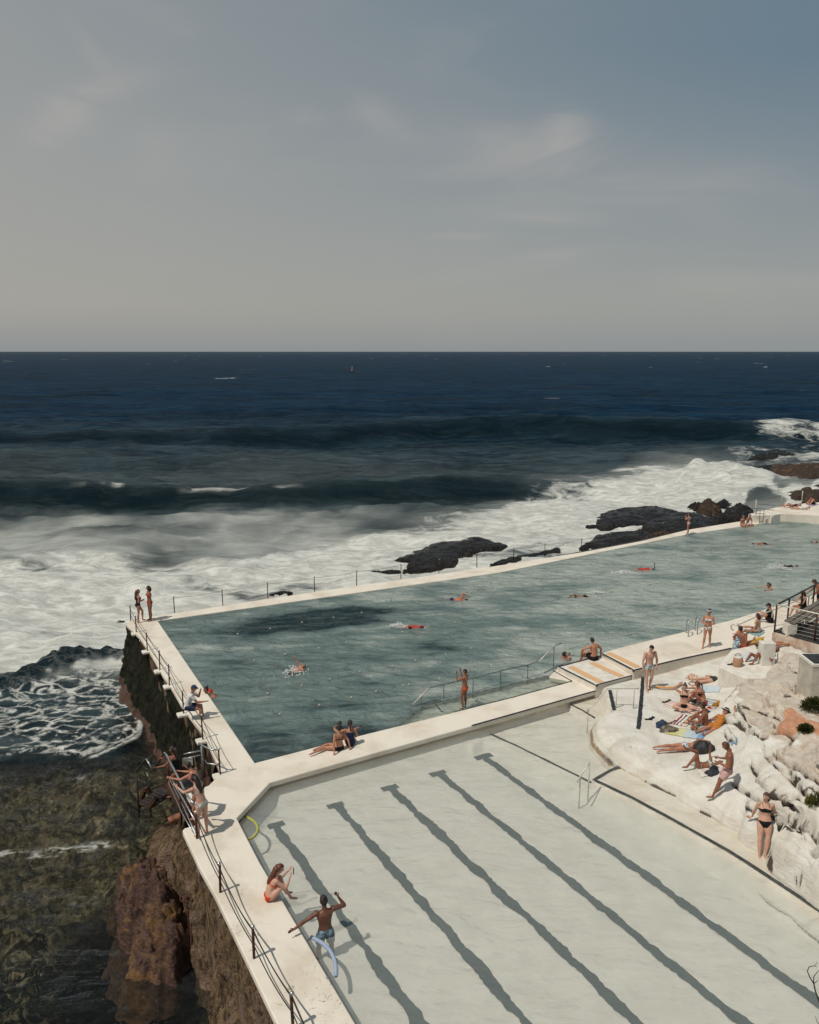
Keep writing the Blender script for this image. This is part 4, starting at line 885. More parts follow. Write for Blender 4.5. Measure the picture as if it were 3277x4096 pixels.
        for sg in(1,-1): b.ball(J['pelvis']+hl*.070*sg*k-front1*.052*k-t1*.02*k,(.082*k*B,.075*k*B,.085*k*B),12,mh)
        for a,sg in (('L',1),('R',-1)):
            A,Bq,Cq,Tq=J['hip'+a],J['knee'+a],J['ank'+a],J['toe'+a]
            L=lambda P,Q,t:P.lerp(Q,t)
            b.tube([L(A,Bq,-.06),L(A,Bq,.12),L(A,Bq,.4),L(A,Bq,.75),L(A,Bq,.97)],[.075*k*B,.092*k*B,.082*k*B,.060*k*B,.052*k*B],12)
            b.ball(Bq,.054*k*B,10)
            sh=(Cq-Bq).normalized(); back=-(Tq-Cq); back=(back-sh*back.dot(sh)); back=back.normalized() if back.length>1e-3 else Vector((0,0,0))
            b.tube([Bq,L(Bq,Cq,.25)+back*.012*k,L(Bq,Cq,.45)+back*.010*k,L(Bq,Cq,.75),L(Bq,Cq,.98)],[.050*k*B,.058*k*B,.053*k*B,.038*k,.034*k],12)
            heel=Cq+sh*.045*k-(Tq-Cq).normalized()*.035*k
            b.ball(Cq,.038*k,8); b.tube([heel,Cq.lerp(Tq,.25)+sh*.035*k,Cq.lerp(Tq,.65)+sh*.035*k,Tq+sh*.030*k],[.033*k,.036*k,.034*k,.022*k],10,flat=.85)
            S,E,Wr=J['sho'+a],J['elb'+a],J['wri'+a]; m=1.18 if male else 1
            b.ball(S,.056*k*m,10)
            b.tube([S.lerp(E,-.05),S.lerp(E,.3),S.lerp(E,.7),E],[.048*k*m,.047*k*m*B,.040*k*m,.036*k*m],10); b.ball(E,.037*k*m,8)
            b.tube([E,E.lerp(Wr,.25),E.lerp(Wr,.7),Wr],[.036*k*m,.038*k*m,.028*k*m,.024*k*m],10)
            hd=(J['tip'+a]-Wr).normalized(); sd_=hd.cross(front2); sd_=sd_.normalized() if sd_.length>.1 else lat
            b.tube([Wr,Wr+hd*.03*k,Wr+hd*.085*k],[.026*k,.034*k,.034*k],8,flat=.55)
        b.tube([J['neck']-t2*.03*k,J['neck']+n_*.05*k,J['neck']+n_*.10*k],[.060*k,.052*k,.050*k],12)
        lk=D(p['look']); lk=(lk-n_*lk.dot(n_)).normalized(); hx=n_.cross(lk); mhd=Matrix((hx,lk,n_)).transposed()
        hc=J['head']+lk*.012*k
        b.ball(hc+n_*.012*k,(.074*k,.092*k,.098*k),16,mhd); b.ball(hc-n_*.048*k+lk*.022*k,(.055*k,.062*k,.062*k),12,mhd)
        me=b.mesh('tmp'); o=bpy.data.objects.new('tmp',me); COL.objects.link(o)
        rm=o.modifiers.new('r','REMESH'); rm.mode='VOXEL'; rm.voxel_size=.0155*k; sm=o.modifiers.new('s','SMOOTH'); sm.factor=.5; sm.iterations=3
        dg=bpy.context.evaluated_depsgraph_get(); ev=o.evaluated_get(dg); body=bpy.data.meshes.new_from_object(ev); COL.objects.unlink(o); bpy.data.objects.remove(o)
        n=len(body.vertices); V=np.zeros(n*3); body.vertices.foreach_get('co',V); V=V.reshape(-1,3); N=np.zeros(n*3); body.vertices.foreach_get('normal',N); N=N.reshape(-1,3)
        # nearest bone of every vertex
        bones={}
        def bone(nm,P,Q,r):
            P=np.array(P);Q=np.array(Q);d=Q-P; t=((V-P)@d)/(d@d); tc=np.clip(t,0,1); dist=np.linalg.norm(V-P-tc[:,None]*d,axis=1)/r; bones[nm]=(t,dist)
        bone('torso',J['pelvis'],J['neck'],.13*k); bone('head',J['neck']+n_*.07*k,J['head']+n_*.09*k,.075*k)
        for a in 'LR':
            bone('th'+a,J['hip'+a],J['knee'+a],.08*k);bone('sh'+a,J['knee'+a],J['ank'+a],.055*k);bone('ua'+a,J['sho'+a],J['elb'+a],.048*k);bone('fa'+a,J['elb'+a],J['wri'+a],.035*k);bone('ft'+a,J['ank'+a],J['toe'+a],.045*k);bone('hd'+a,J['wri'+a],J['tip'+a],.03*k)
        names=list(bones); dd=np.stack([bones[q][1] for q in names]); near=np.argmin(dd,0); T_=np.stack([bones[q][0] for q in names])[near,np.arange(n)]
        isb=lambda q: near==names.index(q)
        ap=np.array; rel=V-ap(J['pelvis']); up1=rel@ap(t1)/k; la1=rel@ap(hl)/k; fr1=rel@ap(front1)/k
        relc=V-ap(J['chest']); upc=relc@ap(t2)/k; lac=relc@ap(lat)/k; frc=relc@ap(front2)/k
        relh=V-ap(J['head']); uph=relh@ap(n_)/k; lah=relh@ap(hx)/k; frh=relh@ap(lk)/k
        tors=isb('torso'); th=isb('thL')|isb('thR'); ua=isb('uaL')|isb('uaR')
        hipz=tors|(th&(T_<.3))
        def shell(mask,offs,name,mat,lift=None,parent=T):
            fm=[pg for pg in body.polygons if all(mask[i] for i in pg.vertices)]
            if not fm: return None
            us=sorted({i for pg in fm for i in pg.vertices}); mp={i:q for q,i in enumerate(us)}
            of=np.full(n,offs) if np.isscalar(offs) else offs
            vs=[tuple(V[i]+N[i]*of[i]*k) for i in us]; vin=[tuple(V[i]-N[i]*.002) for i in us]; m=len(us)
            fs=[tuple(mp[i] for i in pg.vertices) for pg in fm]
            ec={}
            for f_ in fs:
                for i in range(len(f_)): e=(f_[i],f_[(i+1)%len(f_)]); ec[e]=1
            rim=[(e[1],e[0],e[0]+m,e[1]+m) for e in ec if (e[1],e[0]) not in ec]
            me=bpy.data.meshes.new(name); me.from_pydata(vs+vin,[],fs+rim); me.update()
            return link(name,me,mat,parent,True)
        s.shell=shell
        # fingers, nose, ears, eyes, mouth join the body mesh
        b=MB(); b.cur=0
        for a in 'LR':
            Wr=J['wri'+a]; hd=(J['tip'+a]-Wr).normalized(); sd_=hd.cross(front2); sd_=sd_.normalized() if sd_.length>.1 else lat; pn=hd.cross(sd_)
            for q,(o_,l_) in enumerate(((-.024,.062),(-.008,.074),(.008,.070),(.024,.054))):
                B0=Wr+hd*.075*k+sd_*o_*k; B1=B0+hd*l_*.5*k; B2=B1+(hd+pn*.35).normalized()*l_*.5*k; b.tube([B0,B1,B2],[.0095*k,.0088*k,.007*k],6)
            B0=Wr+hd*.025*k-sd_*.022*k; b.tube([B0,B0+(hd-sd_*.9).normalized()*.035*k,B0+(hd-sd_*.5).normalized()*.065*k],[.011*k,.010*k,.008*k],6)
            fd=(J['toe'+a]-J['ank'+a]).normalized()
        b.tube([hc+lk*.080*k+n_*.012*k,hc+lk*.100*k-n_*.018*k,hc+lk*.084*k-n_*.026*k],[.008*k,.014*k,.010*k],8)
        for sg in(1,-1): b.ball(hc+hx*.074*k*sg-n_*.005*k,(.010*k,.018*k,.028*k),8,mhd)
        b.cur=1
        for sg in(1,-1): b.ball(hc+hx*.030*k*sg+lk*.083*k+n_*.008*k,(.012*k,.007*k,.006*k),8,mhd)
        for sg in(1,-1): b.ball(hc+hx*.030*k*sg+lk*.084*k+n_*.026*k,(.017*k,.006*k,.003*k),6,mhd)
        b.cur=2; b.ball(hc+lk*.079*k-n_*.052*k,(.022*k,.008*k,.006*k),8,mhd)
        nf=len(body.polygons); fs=[tuple(pg.vertices) for pg in body.polygons]+[tuple(n+i for i in f_) for f_ in b.f]
        me=bpy.data.meshes.new('body'); me.from_pydata([tuple(q) for q in V]+b.v,[],fs); me.update()
        mi=np.zeros(len(fs),int); mi[nf:]=b.mi; 
        skm=SK[skin] if isinstance(skin,int) else skin
        o=link('body',me,[skm,MEYE,MLIP],T,True); me.polygons.foreach_set('material_index',mi); s.body=o
        # hair
        hm=HAIR.get(hair[0],None) if hair else None
        hd_=isb('head')&(uph>-.085)
        if hm:
            cover=hd_&((frh<.022)|(uph>.062))&(uph+ .9*(.02-frh)*0>-.075+np.clip(frh+.03,0,.2)*.9)
            b=MB(); hc2=J['head']+n_*.018*k-lk*.010*k
            if hair[1] in('long','pony','bun','bob','short'):
                shell(cover,.016 if hair[1]!='short' else .010,'hair',hm)
            if hair[1]=='long':
                b.tube([hc2-lk*.045*k+n_*.04*k,J['head']-lk*.085*k-n_*.05*k,J['neck']-front2*.085*k-t2*.02*k,J['neck']-front2*.105*k-t2*.16*k,J['neck']-front2*.11*k-t2*.24*k],[.06*k,.078*k,.082*k,.068*k,.03*k],10,flat=.7)
            if hair[1]=='bob': b.tube([hc2+n_*.02*k-lk*.03*k,J['head']-lk*.05*k-n_*.07*k,J['neck']-front2*.05*k+t2*.01*k],[.07*k,.088*k,.06*k],10)
            if hair[1]=='pony': b.tube([J['head']-lk*.085*k+n_*.02*k,J['head']-lk*.12*k-n_*.03*k,J['neck']-front2*.09*k-t2*.06*k],[.022*k,.035*k,.012*k],8)
            if hair[1]=='bun': b.ball(J['head']-lk*.055*k+n_*.105*k,.040*k,10)
            if b.v: b.build('hair',hm,T,True)
        s.lat,s.t2,s.f2,s.lk,s.n_,s.hx,s.mhd,s.t1,s.hl,s.f1=lat,t2,front2,lk,n_,hx,mhd,t1,hl,front1
        for g_ in wear:
            kind,mat=g_[0],g_[1]
            if kind=='briefs':
                shell(hipz&(up1>-.125)&(up1<.055)&(up1>-.115+1.25*(np.abs(la1)-.055)*(fr1>-.02))&(up1>-.13+.75*(np.abs(la1)-.09)),.006,'swim_briefs',mat)
            elif kind=='trunks': shell((tors&(up1<.07))|(th&(T_<.34)),.010,'swim_trunks',mat)
            elif kind=='shorts': shell((tors&(up1<.08))|(th&(T_<.62)),np.where(th,.012+.018*np.clip(T_,0,1),.012),'shorts',mat)
            elif kind=='bra': shell((tors|ua)&(upc>-.055)&(upc<.045-.35*np.clip(np.abs(lac)-.07,0,.1))&(T_<.97)&((frc>.0)|(upc<-.018))&(np.abs(lac)<.165),.006,'bikini_top',mat); s.straps(mat)
            elif kind=='bandeau': shell(tors&(upc>-.055)&(upc<.05),.008,'bikini_top',mat)
            elif kind=='onepiece': shell((hipz&(up1>-.13)&(up1>-.115+1.2*(np.abs(la1)-.06))&(up1<.2))|(tors&(up1>.1)&(upc<.055)&(T_<.9)),.006,'swimsuit',mat); s.straps(mat)
            elif kind=='dress': shell((tors&(T_<.97))|(th&(T_<.5)),np.where(th,.02,.012),'dress',mat)
            elif kind=='shirt': shell((tors&(T_<1.0))|(ua&(T_<.62)),np.where(ua,.014,.016),'shirt',mat)
            elif kind=='swimcap': shell(hd_&((uph>.035)|((frh<.0)&(uph>-.03))),.008,'swim_cap',mat)
            elif kind=='goggles': s.shades(mat,.012)
            elif kind=='sunglasses': s.shades(mat,.016)
            elif kind=='cap':
                shell(hd_&((uph>.035)),.016,'cap',mat); b=MB(); c0=J['head']+n_*.045*k+lk*.085*k
                b.add([c0+hx*.065*k*math.cos(a_)+lk*.085*k*max(0,math.sin(a_))+n_*(-.012*k*abs(math.cos(a_))-.01*k*math.sin(a_)) +n_*dz for dz in(0,.008*k) for a_ in np.linspace(-.2,math.pi+.2,12)],
                      [tuple(range(12)),tuple(range(23,11,-1))]+[(i,i+12,i+13,i+1) for i in range(11)]); b.build('cap_brim',mat,T)
            elif kind=='sunhat':
                b=MB(); b.lathe([(.17*k,.0),(.168*k,.008*k),(.10*k,.022*k),(.092*k,.055*k),(.075*k,.095*k),(.03*k,.108*k),(.005*k,.11*k)],J['head']+n_*.035*k-lk*.01*k,20,mhd); b.build('sun_hat',mat,T,True)
                b=MB(); b.lathe([(.101*k,.022*k),(.101*k,.040*k),(.097*k,.041*k)],J['head']+n_*.035*k-lk*.01*k,20,mhd); b.build('hat_band',MWHITE,T,True)
            elif kind=='headband': shell(hd_&(uph>.05)&(uph<.085),.022,'headband',mat)
    def straps(s,mat):
        k=s.k; b=MB(); J=s.J
        for sg in(1,-1):
            a=J['chest']+s.lat*.07*k*sg+s.t2*.04*k
            b.tube([a+s.f2*.118*k,J['neck']+s.lat*.078*k*sg-s.t2*.015*k+s.f2*.035*k,J['neck']+s.lat*.08*k*sg-s.t2*.012*k-s.f2*.03*k,J['chest']+s.lat*.07*k*sg-s.f2*.105*k+s.t2*.03*k,J['chest']+s.lat*.06*k*sg-s.f2*.112*k-s.t2*.03*k],.0065*k,6)
        b.build('strap',mat,s.root,True)
    def shades(s,mat,r):
        k=s.k; b=MB(); hc=s.J['head']+s.lk*.012*k
        for sg in(1,-1): b.ball(hc+s.hx*.031*k*sg+s.lk*.092*k+s.n_*.008*k,(.024*k,.008*k,r*k),8,s.mhd)
        for sg in(1,-1): b.tube([hc+s.hx*.05*k*sg+s.lk*.088*k+s.n_*.01*k,hc+s.hx*.078*k*sg+s.lk*.03*k+s.n_*.01*k,hc+s.hx*.078*k*sg-s.lk*.02*k+s.n_*.012*k],.004*k,5)
        b.build('sunglasses' if r>.013 else 'goggles',mat,s.root,True)
# common poses
def PZ(base,**k): d=dict(base); d.update(k); return d
STAND={}
WALK=dict(thL=(.38,.04,-1),shL=(.05,0,-1),thR=(-.22,-.04,-1),shR=(-.55,0,-1),ftR=(.75,-.1,-.75),ftL=(1,.1,-.1))
SITLEGS=dict(thL=(1,.12,-.02),shL=(.25,.05,-1),thR=(1,-.12,-.02),shR=(.25,-.05,-1),t1=(-.08,0,1),t2=(.10,0,1))
SITUP=dict(t1=(-.12,0,1),t2=(.25,0,1),thL=(.75,.12,.70),shL=(.55,0,-.9),ftL=(1,.1,-.3),thR=(.75,-.12,.70),shR=(.55,0,-.9),ftR=(1,-.1,-.3))
CROSS=dict(t1=(-.08,0,1),t2=(.22,0,1),thL=(.72,.72,.06),shL=(.10,-1,-.08),ftL=(.4,-.8,-.3),thR=(.72,-.72,.06),shR=(.25,1,-.08),ftR=(.4,.8,-.3))
LIEFLAT=dict(t1=(-1,0,.03),t2=(-1,0,.06),n=(-1,0,.12),look=(0,0,1),thL=(1,.06,.0),shL=(1,.04,-.03),ftL=(.35,.2,1),thR=(1,-.06,.0),shR=(1,-.04,-.03),ftR=(.35,-.2,1),
    uaL=(.8,.45,-.05),faL=(.9,.1,0),uaR=(.8,-.45,-.05),faR=(.9,-.1,0))
PRONE=dict(t1=(1,0,.02),t2=(1,0,.05),n=(1,0,.1),look=(0,0,-1),lat=(0,1,0),thL=(-1,.07,0),shL=(-1,.03,-.02),ftL=(-1,.1,-.25),thR=(-1,-.07,0),shR=(-1,-.03,-.02),ftR=(-1,-.1,-.25),
    uaL=(.5,.8,-.05),faL=(.8,-.5,0),uaR=(.5,-.8,-.05),faR=(.8,.5,0))
# ================================================================== CAST
BLK=cloth((.012,.012,.014)); NAVY=cloth((.018,.03,.075)); RED=cloth((.50,.035,.02)); ORG=cloth((.55,.10,.03)); WHT=cloth((.66,.66,.64)); PINK=cloth((.62,.38,.36)); 
FLOB=cloth((.75,.72,.60),(.05,.13,.24),'floral',30); FLOK=cloth((.55,.55,.50),(.012,.013,.015),'floral',26); LEO=cloth((.62,.60,.52),(.03,.03,.03),'leopard',60); PAT=cloth((.30,.17,.12),(.60,.50,.42),'leopard',45)
BLUEF=cloth((.20,.27,.33),(.03,.05,.08),'floral',22); GREENF=cloth((.55,.60,.55),(.10,.16,.12),'floral',40); OCH=cloth((.50,.19,.04)); CORAL=cloth((.62,.14,.10)); WB=cloth((.70,.70,.68),(.05,.12,.25),'floral',35); DKGR=cloth((.03,.035,.04)); BLUE=cloth((.05,.16,.42))
UPA=dict(uaL=(.4,.7,.5),faL=(-.3,-.6,.8))
def seg(): pass
P_=Person
# --- far left corner of the pool
P_('woman in dark one-piece on the far left pool corner, one foot forward, long hair',(562,2481),'feet',.08,35,1.60,'f',1,PZ(STAND,t1=(.06,0,1),thL=(.62,-.05,-1),shL=(-.05,0,-1),thR=(-.05,0,-1),shR=(-.12,0,-1),uaR=(-.25,-.35,-1),faR=(.9,.5,.15),uaL=(-.1,.1,-1),faL=(.9,-.5,.1),look=(.8,-.6,-.1)),('brown','long'),[('onepiece',BLK)])
P_('woman in red bikini and sunglasses at the far left pool corner, shorter hair',(603,2475),'feet',.08,-145,1.68,'f',2,PZ(STAND,look=(1,-.5,.1),thL=(.05,.12,-1)),('black','bob'),[('bra',RED),('briefs',RED),('sunglasses',BLK)])
# --- left walkway
P_('man in white T-shirt and navy cap perched by the chain rail, hand on chin',(752,2826),'pelvis',.47,10,1.74,'m',1,PZ(SITLEGS,t1=(.15,0,1),t2=(.45,0,1),n=(.3,0,1),look=(1,-.1,-.25),thL=(.95,.15,-.1),thR=(.95,-.10,-.1),shL=(.12,0,-1),shR=(.05,0,-1),uaL=(.8,.1,-.75),faL=(.3,-.3,1),uaR=(.75,-.1,-.85),faR=(.9,.3,-.1)),('brown','short'),[('shirt',WHT),('shorts',NAVY),('cap',cloth((.03,.06,.14)))])
P_('swimmer with wet black hair resting arms in the water beside the left walkway',(826,2775),'neck',-.02,-140,1.65,'f',2,PZ(STAND,uaL=(.5,.8,-.25),faL=(.9,.2,.1),uaR=(.5,-.8,-.2),faR=(.9,-.1,.1)),('black','bun'),[('onepiece',BLK)])
P_('swimmer in a bright red cap and red swimsuit holding the left pool edge',(852,2782),'neck',.0,170,1.62,'f',1,PZ(STAND,t1=(.45,0,.9),uaL=(.8,.5,-.1),faL=(1,.1,.1),uaR=(.7,-.6,-.2),faR=(.9,.1,-.1),thL=(-.6,.1,-.7),thR=(-.6,-.1,-.7)),None,[('onepiece',RED),('swimcap',cloth((.55,.04,.02)))])
# --- stairs on the sea wall
P_('woman in pink cap and leopard bikini leaning on the stair rail',(812,3330),'feet',.08,150,1.72,'f',0,PZ(STAND,t1=(.18,0,1),t2=(.42,0,1),n=(.5,0,1),look=(1,.2,-.5),thL=(.1,.1,-1),thR=(.02,-.1,-1),uaL=(.95,.25,-.55),faL=(.8,0,.35),uaR=(.35,-.2,-1),faR=(.75,0,-.6)),('black','long'),[('bra',LEO),('briefs',LEO),('cap',cloth((.62,.25,.29)))])
P_('tanned person half hidden behind the woman in the pink cap',(799,3262),'feet',.08,165,1.70,'f',1,PZ(STAND,t1=(.2,0,1),t2=(.5,0,1),thL=(.3,.1,-1),shL=(-.1,0,-1),thR=(-.1,-.1,-1),uaL=(.9,.2,-.5),faL=(.9,.1,.1),uaR=(.9,-.2,-.5),faR=(.9,-.1,-.1)),('black','short'),[('briefs',BLK)])
P_('dark haired woman on the steel stairs climbing up from the water, holding the rail',(704,3178),'feet',-.55,170,1.66,'f',2,PZ(STAND,t1=(.15,0,1),thL=(.6,.1,-1),shL=(-.1,0,-1),uaL=(.7,.3,-.7),faL=(.8,.1,-.2),uaR=(.8,-.3,-.6),faR=(.9,0,-.2)),('black','long'),[('onepiece',BLK)])
# --- swimmers and sitters of the lap pool
P_('backstroke swimmer raising one arm out of the splash in the lap pool',(1213,2668),'head',LAPZ+.05,55,1.72,'m',1,PZ(LIEFLAT,t1=(1,0,.12),t2=(1,0,.1),n=(1,0,.1),look=(0,0,1),lat=(0,-1,0),thL=(-1,0,-.25),shL=(-1,0,-.2),thR=(-1,0,-.4),shR=(-1,0,-.3),uaL=(.1,.9,.7),faL=(-.2,.5,1),uaR=(-.5,-.6,-.3),faR=(-1,0,-.2)),('black','short'),[('trunks',DKGR)])
P_('woman in crossed-strap dark bikini sitting sideways on the dividing walkway',(1357,2987),'pelvis',.10,125,1.66,'f',1,PZ(STAND,t1=(-.05,0,1),thL=(.55,.9,.02),shL=(-.2,1,-.02),thR=(.80,.62,.02),shR=(.1,1,-.10),ftL=(0,1,-.1),ftR=(0,1,-.1),uaL=(-.45,.45,-1),faL=(-.3,.1,-1),uaR=(-.45,-.45,-1),faR=(-.3,-.1,-1),look=(1,-.2,0)),('black','bun'),[('bra',BLK),('briefs',BLK)])
P_('woman in a navy swimsuit with wet plait sitting with legs in the lap pool',(1402,2970),'pelvis',.10,100,1.62,'f',1,PZ(SITLEGS,uaL=(.2,.3,-1),faL=(.7,-.3,-.5),uaR=(.2,-.3,-1),faR=(.7,.3,-.5)),('black','pony'),[('onepiece',NAVY)])
P_('swimmer in patterned swimwear floating beside the two seated women',(1358,2917),'neck',.04,60,1.60,'f',1,PZ(STAND,t1=(.35,.2,1),thL=(-.8,.2,-.1),thR=(-.8,-.1,-.15),shL=(-1,.1,.1),shR=(-1,0,0),uaL=(.6,.7,-.15),faL=(.9,0,0),uaR=(.6,-.8,-.05),faR=(1,-.2,0)),('black','short'),[('onepiece',BLUEF)])
P_('bronzed child in swim cap and orange swimwear adjusting goggles on the submerged ledge',(1858,2827),'feet',-.16,150,1.52,'f',2,PZ(STAND,t1=(-.05,0,1),thL=(.2,.1,-1),shL=(-.25,0,-1),uaL=(.75,.2,-.35),faL=(.2,-.2,1),uaR=(.75,-.2,-.35),faR=(.2,.2,1)),None,[('briefs',ORG),('bra',PAT),('swimcap',cloth((.03,.035,.045)))])
FREE=dict(t1=(1,0,.03),t2=(1,0,.06),n=(1,0,.02),look=(0,0,-1),lat=(0,1,0.2),thL=(-1,.05,-.05),shL=(-1,0,-.10),ftL=(-1,0,-.1),thR=(-1,-.05,-.15),shR=(-1,0,.05),ftR=(-1,0,-.1),uaL=(.35,.75,.75),faL=(.95,.1,-.45),uaR=(.9,-.2,-.35),faR=(1,0,-.3))
def swim(label,px,face,h=1.75,skin=1,pose=None,hair=('black','short'),wear=(),z=.02,sex='m',joint='chest'): return Person(label,px,joint,LAPZ+z-.07,face,h,sex,skin,pose or FREE,hair,wear)
swim('front crawl swimmer with flushed red back, arm bent over the far lane',(1838,2402),0,wear=[('trunks',NAVY)],hair=('black','short'),skin=M('skin_sunburnt',(.50,.14,.08),(.42,.11,.06),9,.5,.4))
swim('swimmer in a red rash vest with a white splash at the head',(1652,2511),178,wear=[('shirt',cloth((.50,.06,.04))),('trunks',NAVY)],hair=None,skin=0)
swim('dark wet swimmer reaching left over the third lane in the middle of the pool',(2310,2388),176,wear=[('trunks',BLK)],skin=2)
sn=swim('snorkeller in a red vest with black mask and upright snorkel',(2588,2281),5,wear=[('shirt',RED),('trunks',DKGR),('swimcap',BLK)],skin=1,pose=PZ(FREE,uaL=(-.6,.4,-.3),faL=(-1,0,-.1),uaR=(-.6,-.4,-.3),faR=(-1,0,-.1)),z=.03)
b=MB(); hh=sn.J['head']; b.tube([hh+Vector((.08,-.05,0)),hh+Vector((.10,-.08,.12)),hh+Vector((.07,-.05,.46))],.022,8); b.build('snorkel',BLK,sn.root,True)
swim('swimmer in a bright blue cap far off near the sun terrace end',(3034,2177),178,wear=[('swimcap',BLUE),('trunks',BLK)],skin=2,pose=PZ(FREE,uaL=(-.3,.8,-.1),faL=(.9,.3,-.2)))
swim('swimmer with blue and white cap kicking up spray near the right edge',(3165,2268),8,wear=[('swimcap',cloth((.45,.55,.70))),('onepiece',BLK)],sex='f',skin=1,pose=PZ(FREE,uaL=(-.7,.5,-.2),faL=(-1,0,-.1)))
swim('swimmer cut by the right frame edge beyond the blue-capped ones',(3268,2171),180,wear=[('trunks',DKGR)],skin=1)
P_('woman swimming breaststroke in black sunglasses near the right deck',(3078,2350),'neck',.0,190,1.66,'f',1,PZ(FREE,t1=(.9,0,.25),t2=(.9,0,.4),n=(.3,0,1),look=(1,0,0),lat=(0,1,0),uaL=(.8,.6,-.1),faL=(.9,-.1,0),uaR=(.8,-.6,-.1),faR=(.9,.1,0)),('black','pony'),[('onepiece',WHT),('sunglasses',BLK)])
P_('swimmer with black hair carrying a toddler close to the platform',(2256,2633),'neck',-.02,20,1.72,'m',1,PZ(STAND,uaL=(.8,.3,-.4),faL=(.7,-.5,.2),uaR=(.8,-.3,-.5),faR=(.7,.5,.1)),('black','short'),[('trunks',BLK)])
P_('small child held in the water beside the black haired swimmer',(2277,2625),'neck',.08,200,.95,'m',1,PZ(STAND,uaL=(.8,.4,-.1),faL=(.8,-.3,0),uaR=(.8,-.4,-.1),faR=(.8,.3,0)),('brown','short'),[('trunks',NAVY)])
P_('girl with long wet hair in the water below the man on the platform',(2335,2628),'neck',-.02,-50,1.5,'f',1,PZ(STAND,look=(1,-.1,.3),uaL=(.6,.7,-.1),faL=(.8,-.3,.1),uaR=(.6,-.7,-.1),faR=(.8,.3,0)),('black','long'),[('onepiece',BLK)])
P_('man in black shorts sitting on the platform edge with his back to the camera',(2377,2630),'pelvis',.32,125,1.80,'m',1,PZ(SITUP,t1=(-.05,0,1),t2=(.22,0,1),n=(.3,.1,1),thL=(.85,.2,.40),shL=(.3,.1,-1),thR=(.9,-.25,.25),shR=(.35,0,-1),uaL=(.6,.7,-.35),faL=(.5,-.3,-.8),uaR=(-.1,-.75,-.7),faR=(.1,-.15,-1)),('black','short'),[('shorts',BLK)])
# --- right deck
P_('pale man in black cap and blue floral trunks walking on the sunbathing rock',(2593,2750),'feet',.16,-75,1.80,'m',0,PZ(STAND,t1=(.08,0,1),n=(.3,0,1),thL=(.12,.08,-1),shL=(-.30,0,-1),thR=(.18,-.06,-1),shR=(.12,0,-1),uaL=(-.1,.42,-1),faL=(.25,-.15,-1),uaR=(0,-.30,-1),faR=(.25,-.08,-1)),None,[('trunks',FLOB),('swimcap',cloth((.02,.022,.025)))])
P_('woman in white strapless bikini walking along the right deck, white headband',(2826,2582),'feet',.53,-110,1.64,'f',1,PZ(STAND,t1=(.03,0,1),thL=(-.08,.05,-1),shL=(-.22,.05,-1),thR=(.32,-.05,-1),shR=(.05,-.1,-1),uaL=(.1,.3,-1),faL=(.75,-.7,.15),uaR=(.1,-.3,-1),faR=(.75,.7,.05),look=(1,-.6,0)),('black','bun'),[('bandeau',WHT),('briefs',WHT),('headband',WHT)])
# --- far terrace
P_('woman in white bikini bottoms standing on the far wall, hands at her face',(2752,2133),'feet',.08,150,1.48,'f',1,PZ(STAND,uaL=(.6,.2,-.6),faL=(.2,-.2,1),uaR=(.6,-.2,-.6),faR=(.2,.2,1)),('black','bun'),[('bra',WHT),('briefs',WHT)])
P_('woman with bare back sitting at the right end of the far wall',(2970,2098),'pelvis',.10,-75,1.5,'f',1,PZ(SITLEGS,look=(1,.3,0)),('blond','bun'),[('bra',DKGR),('briefs',DKGR)],)
P_('man in white shorts sitting beside the bare backed woman on the far wall',(2990,2094),'pelvis',.10,-60,1.62,'m',1,PZ(SITLEGS,t1=(.05,0,1),t2=(.35,0,1),uaL=(.5,.1,-1),faL=(.3,-.4,-1),look=(1,-.5,-.2)),('black','short'),[('shorts',WHT)])
P_('woman in black bikini lying on her side on the far sun terrace',(3168,2023),'pelvis',TE+.14,182,1.6,'f',1,PZ(LIEFLAT,thL=(.8,.1,.5),shL=(.75,0,-.6),uaR=(-.6,-.4,.2),faR=(-.6,.5,.2)),('black','short'),[('onepiece',BLK)])
P_('pale sunbather in a white dress lying on the far terrace',(3205,2032),'pelvis',TE+.10,185,1.6,'f',0,PZ(LIEFLAT),('brown','short'),[('dress',WHT)])
P_('person bending forward on a lilac towel at the right edge of the far terrace',(3255,2014),'pelvis',TE+.10,-170,1.55,'m',1,PZ(SITUP,t2=(.7,0,.7),uaL=(.6,0,-.8),faL=(.8,0,-.3),uaR=(.6,0,-.8),faR=(.8,0,-.3)),('brown','short'),[('shorts',BLK)])
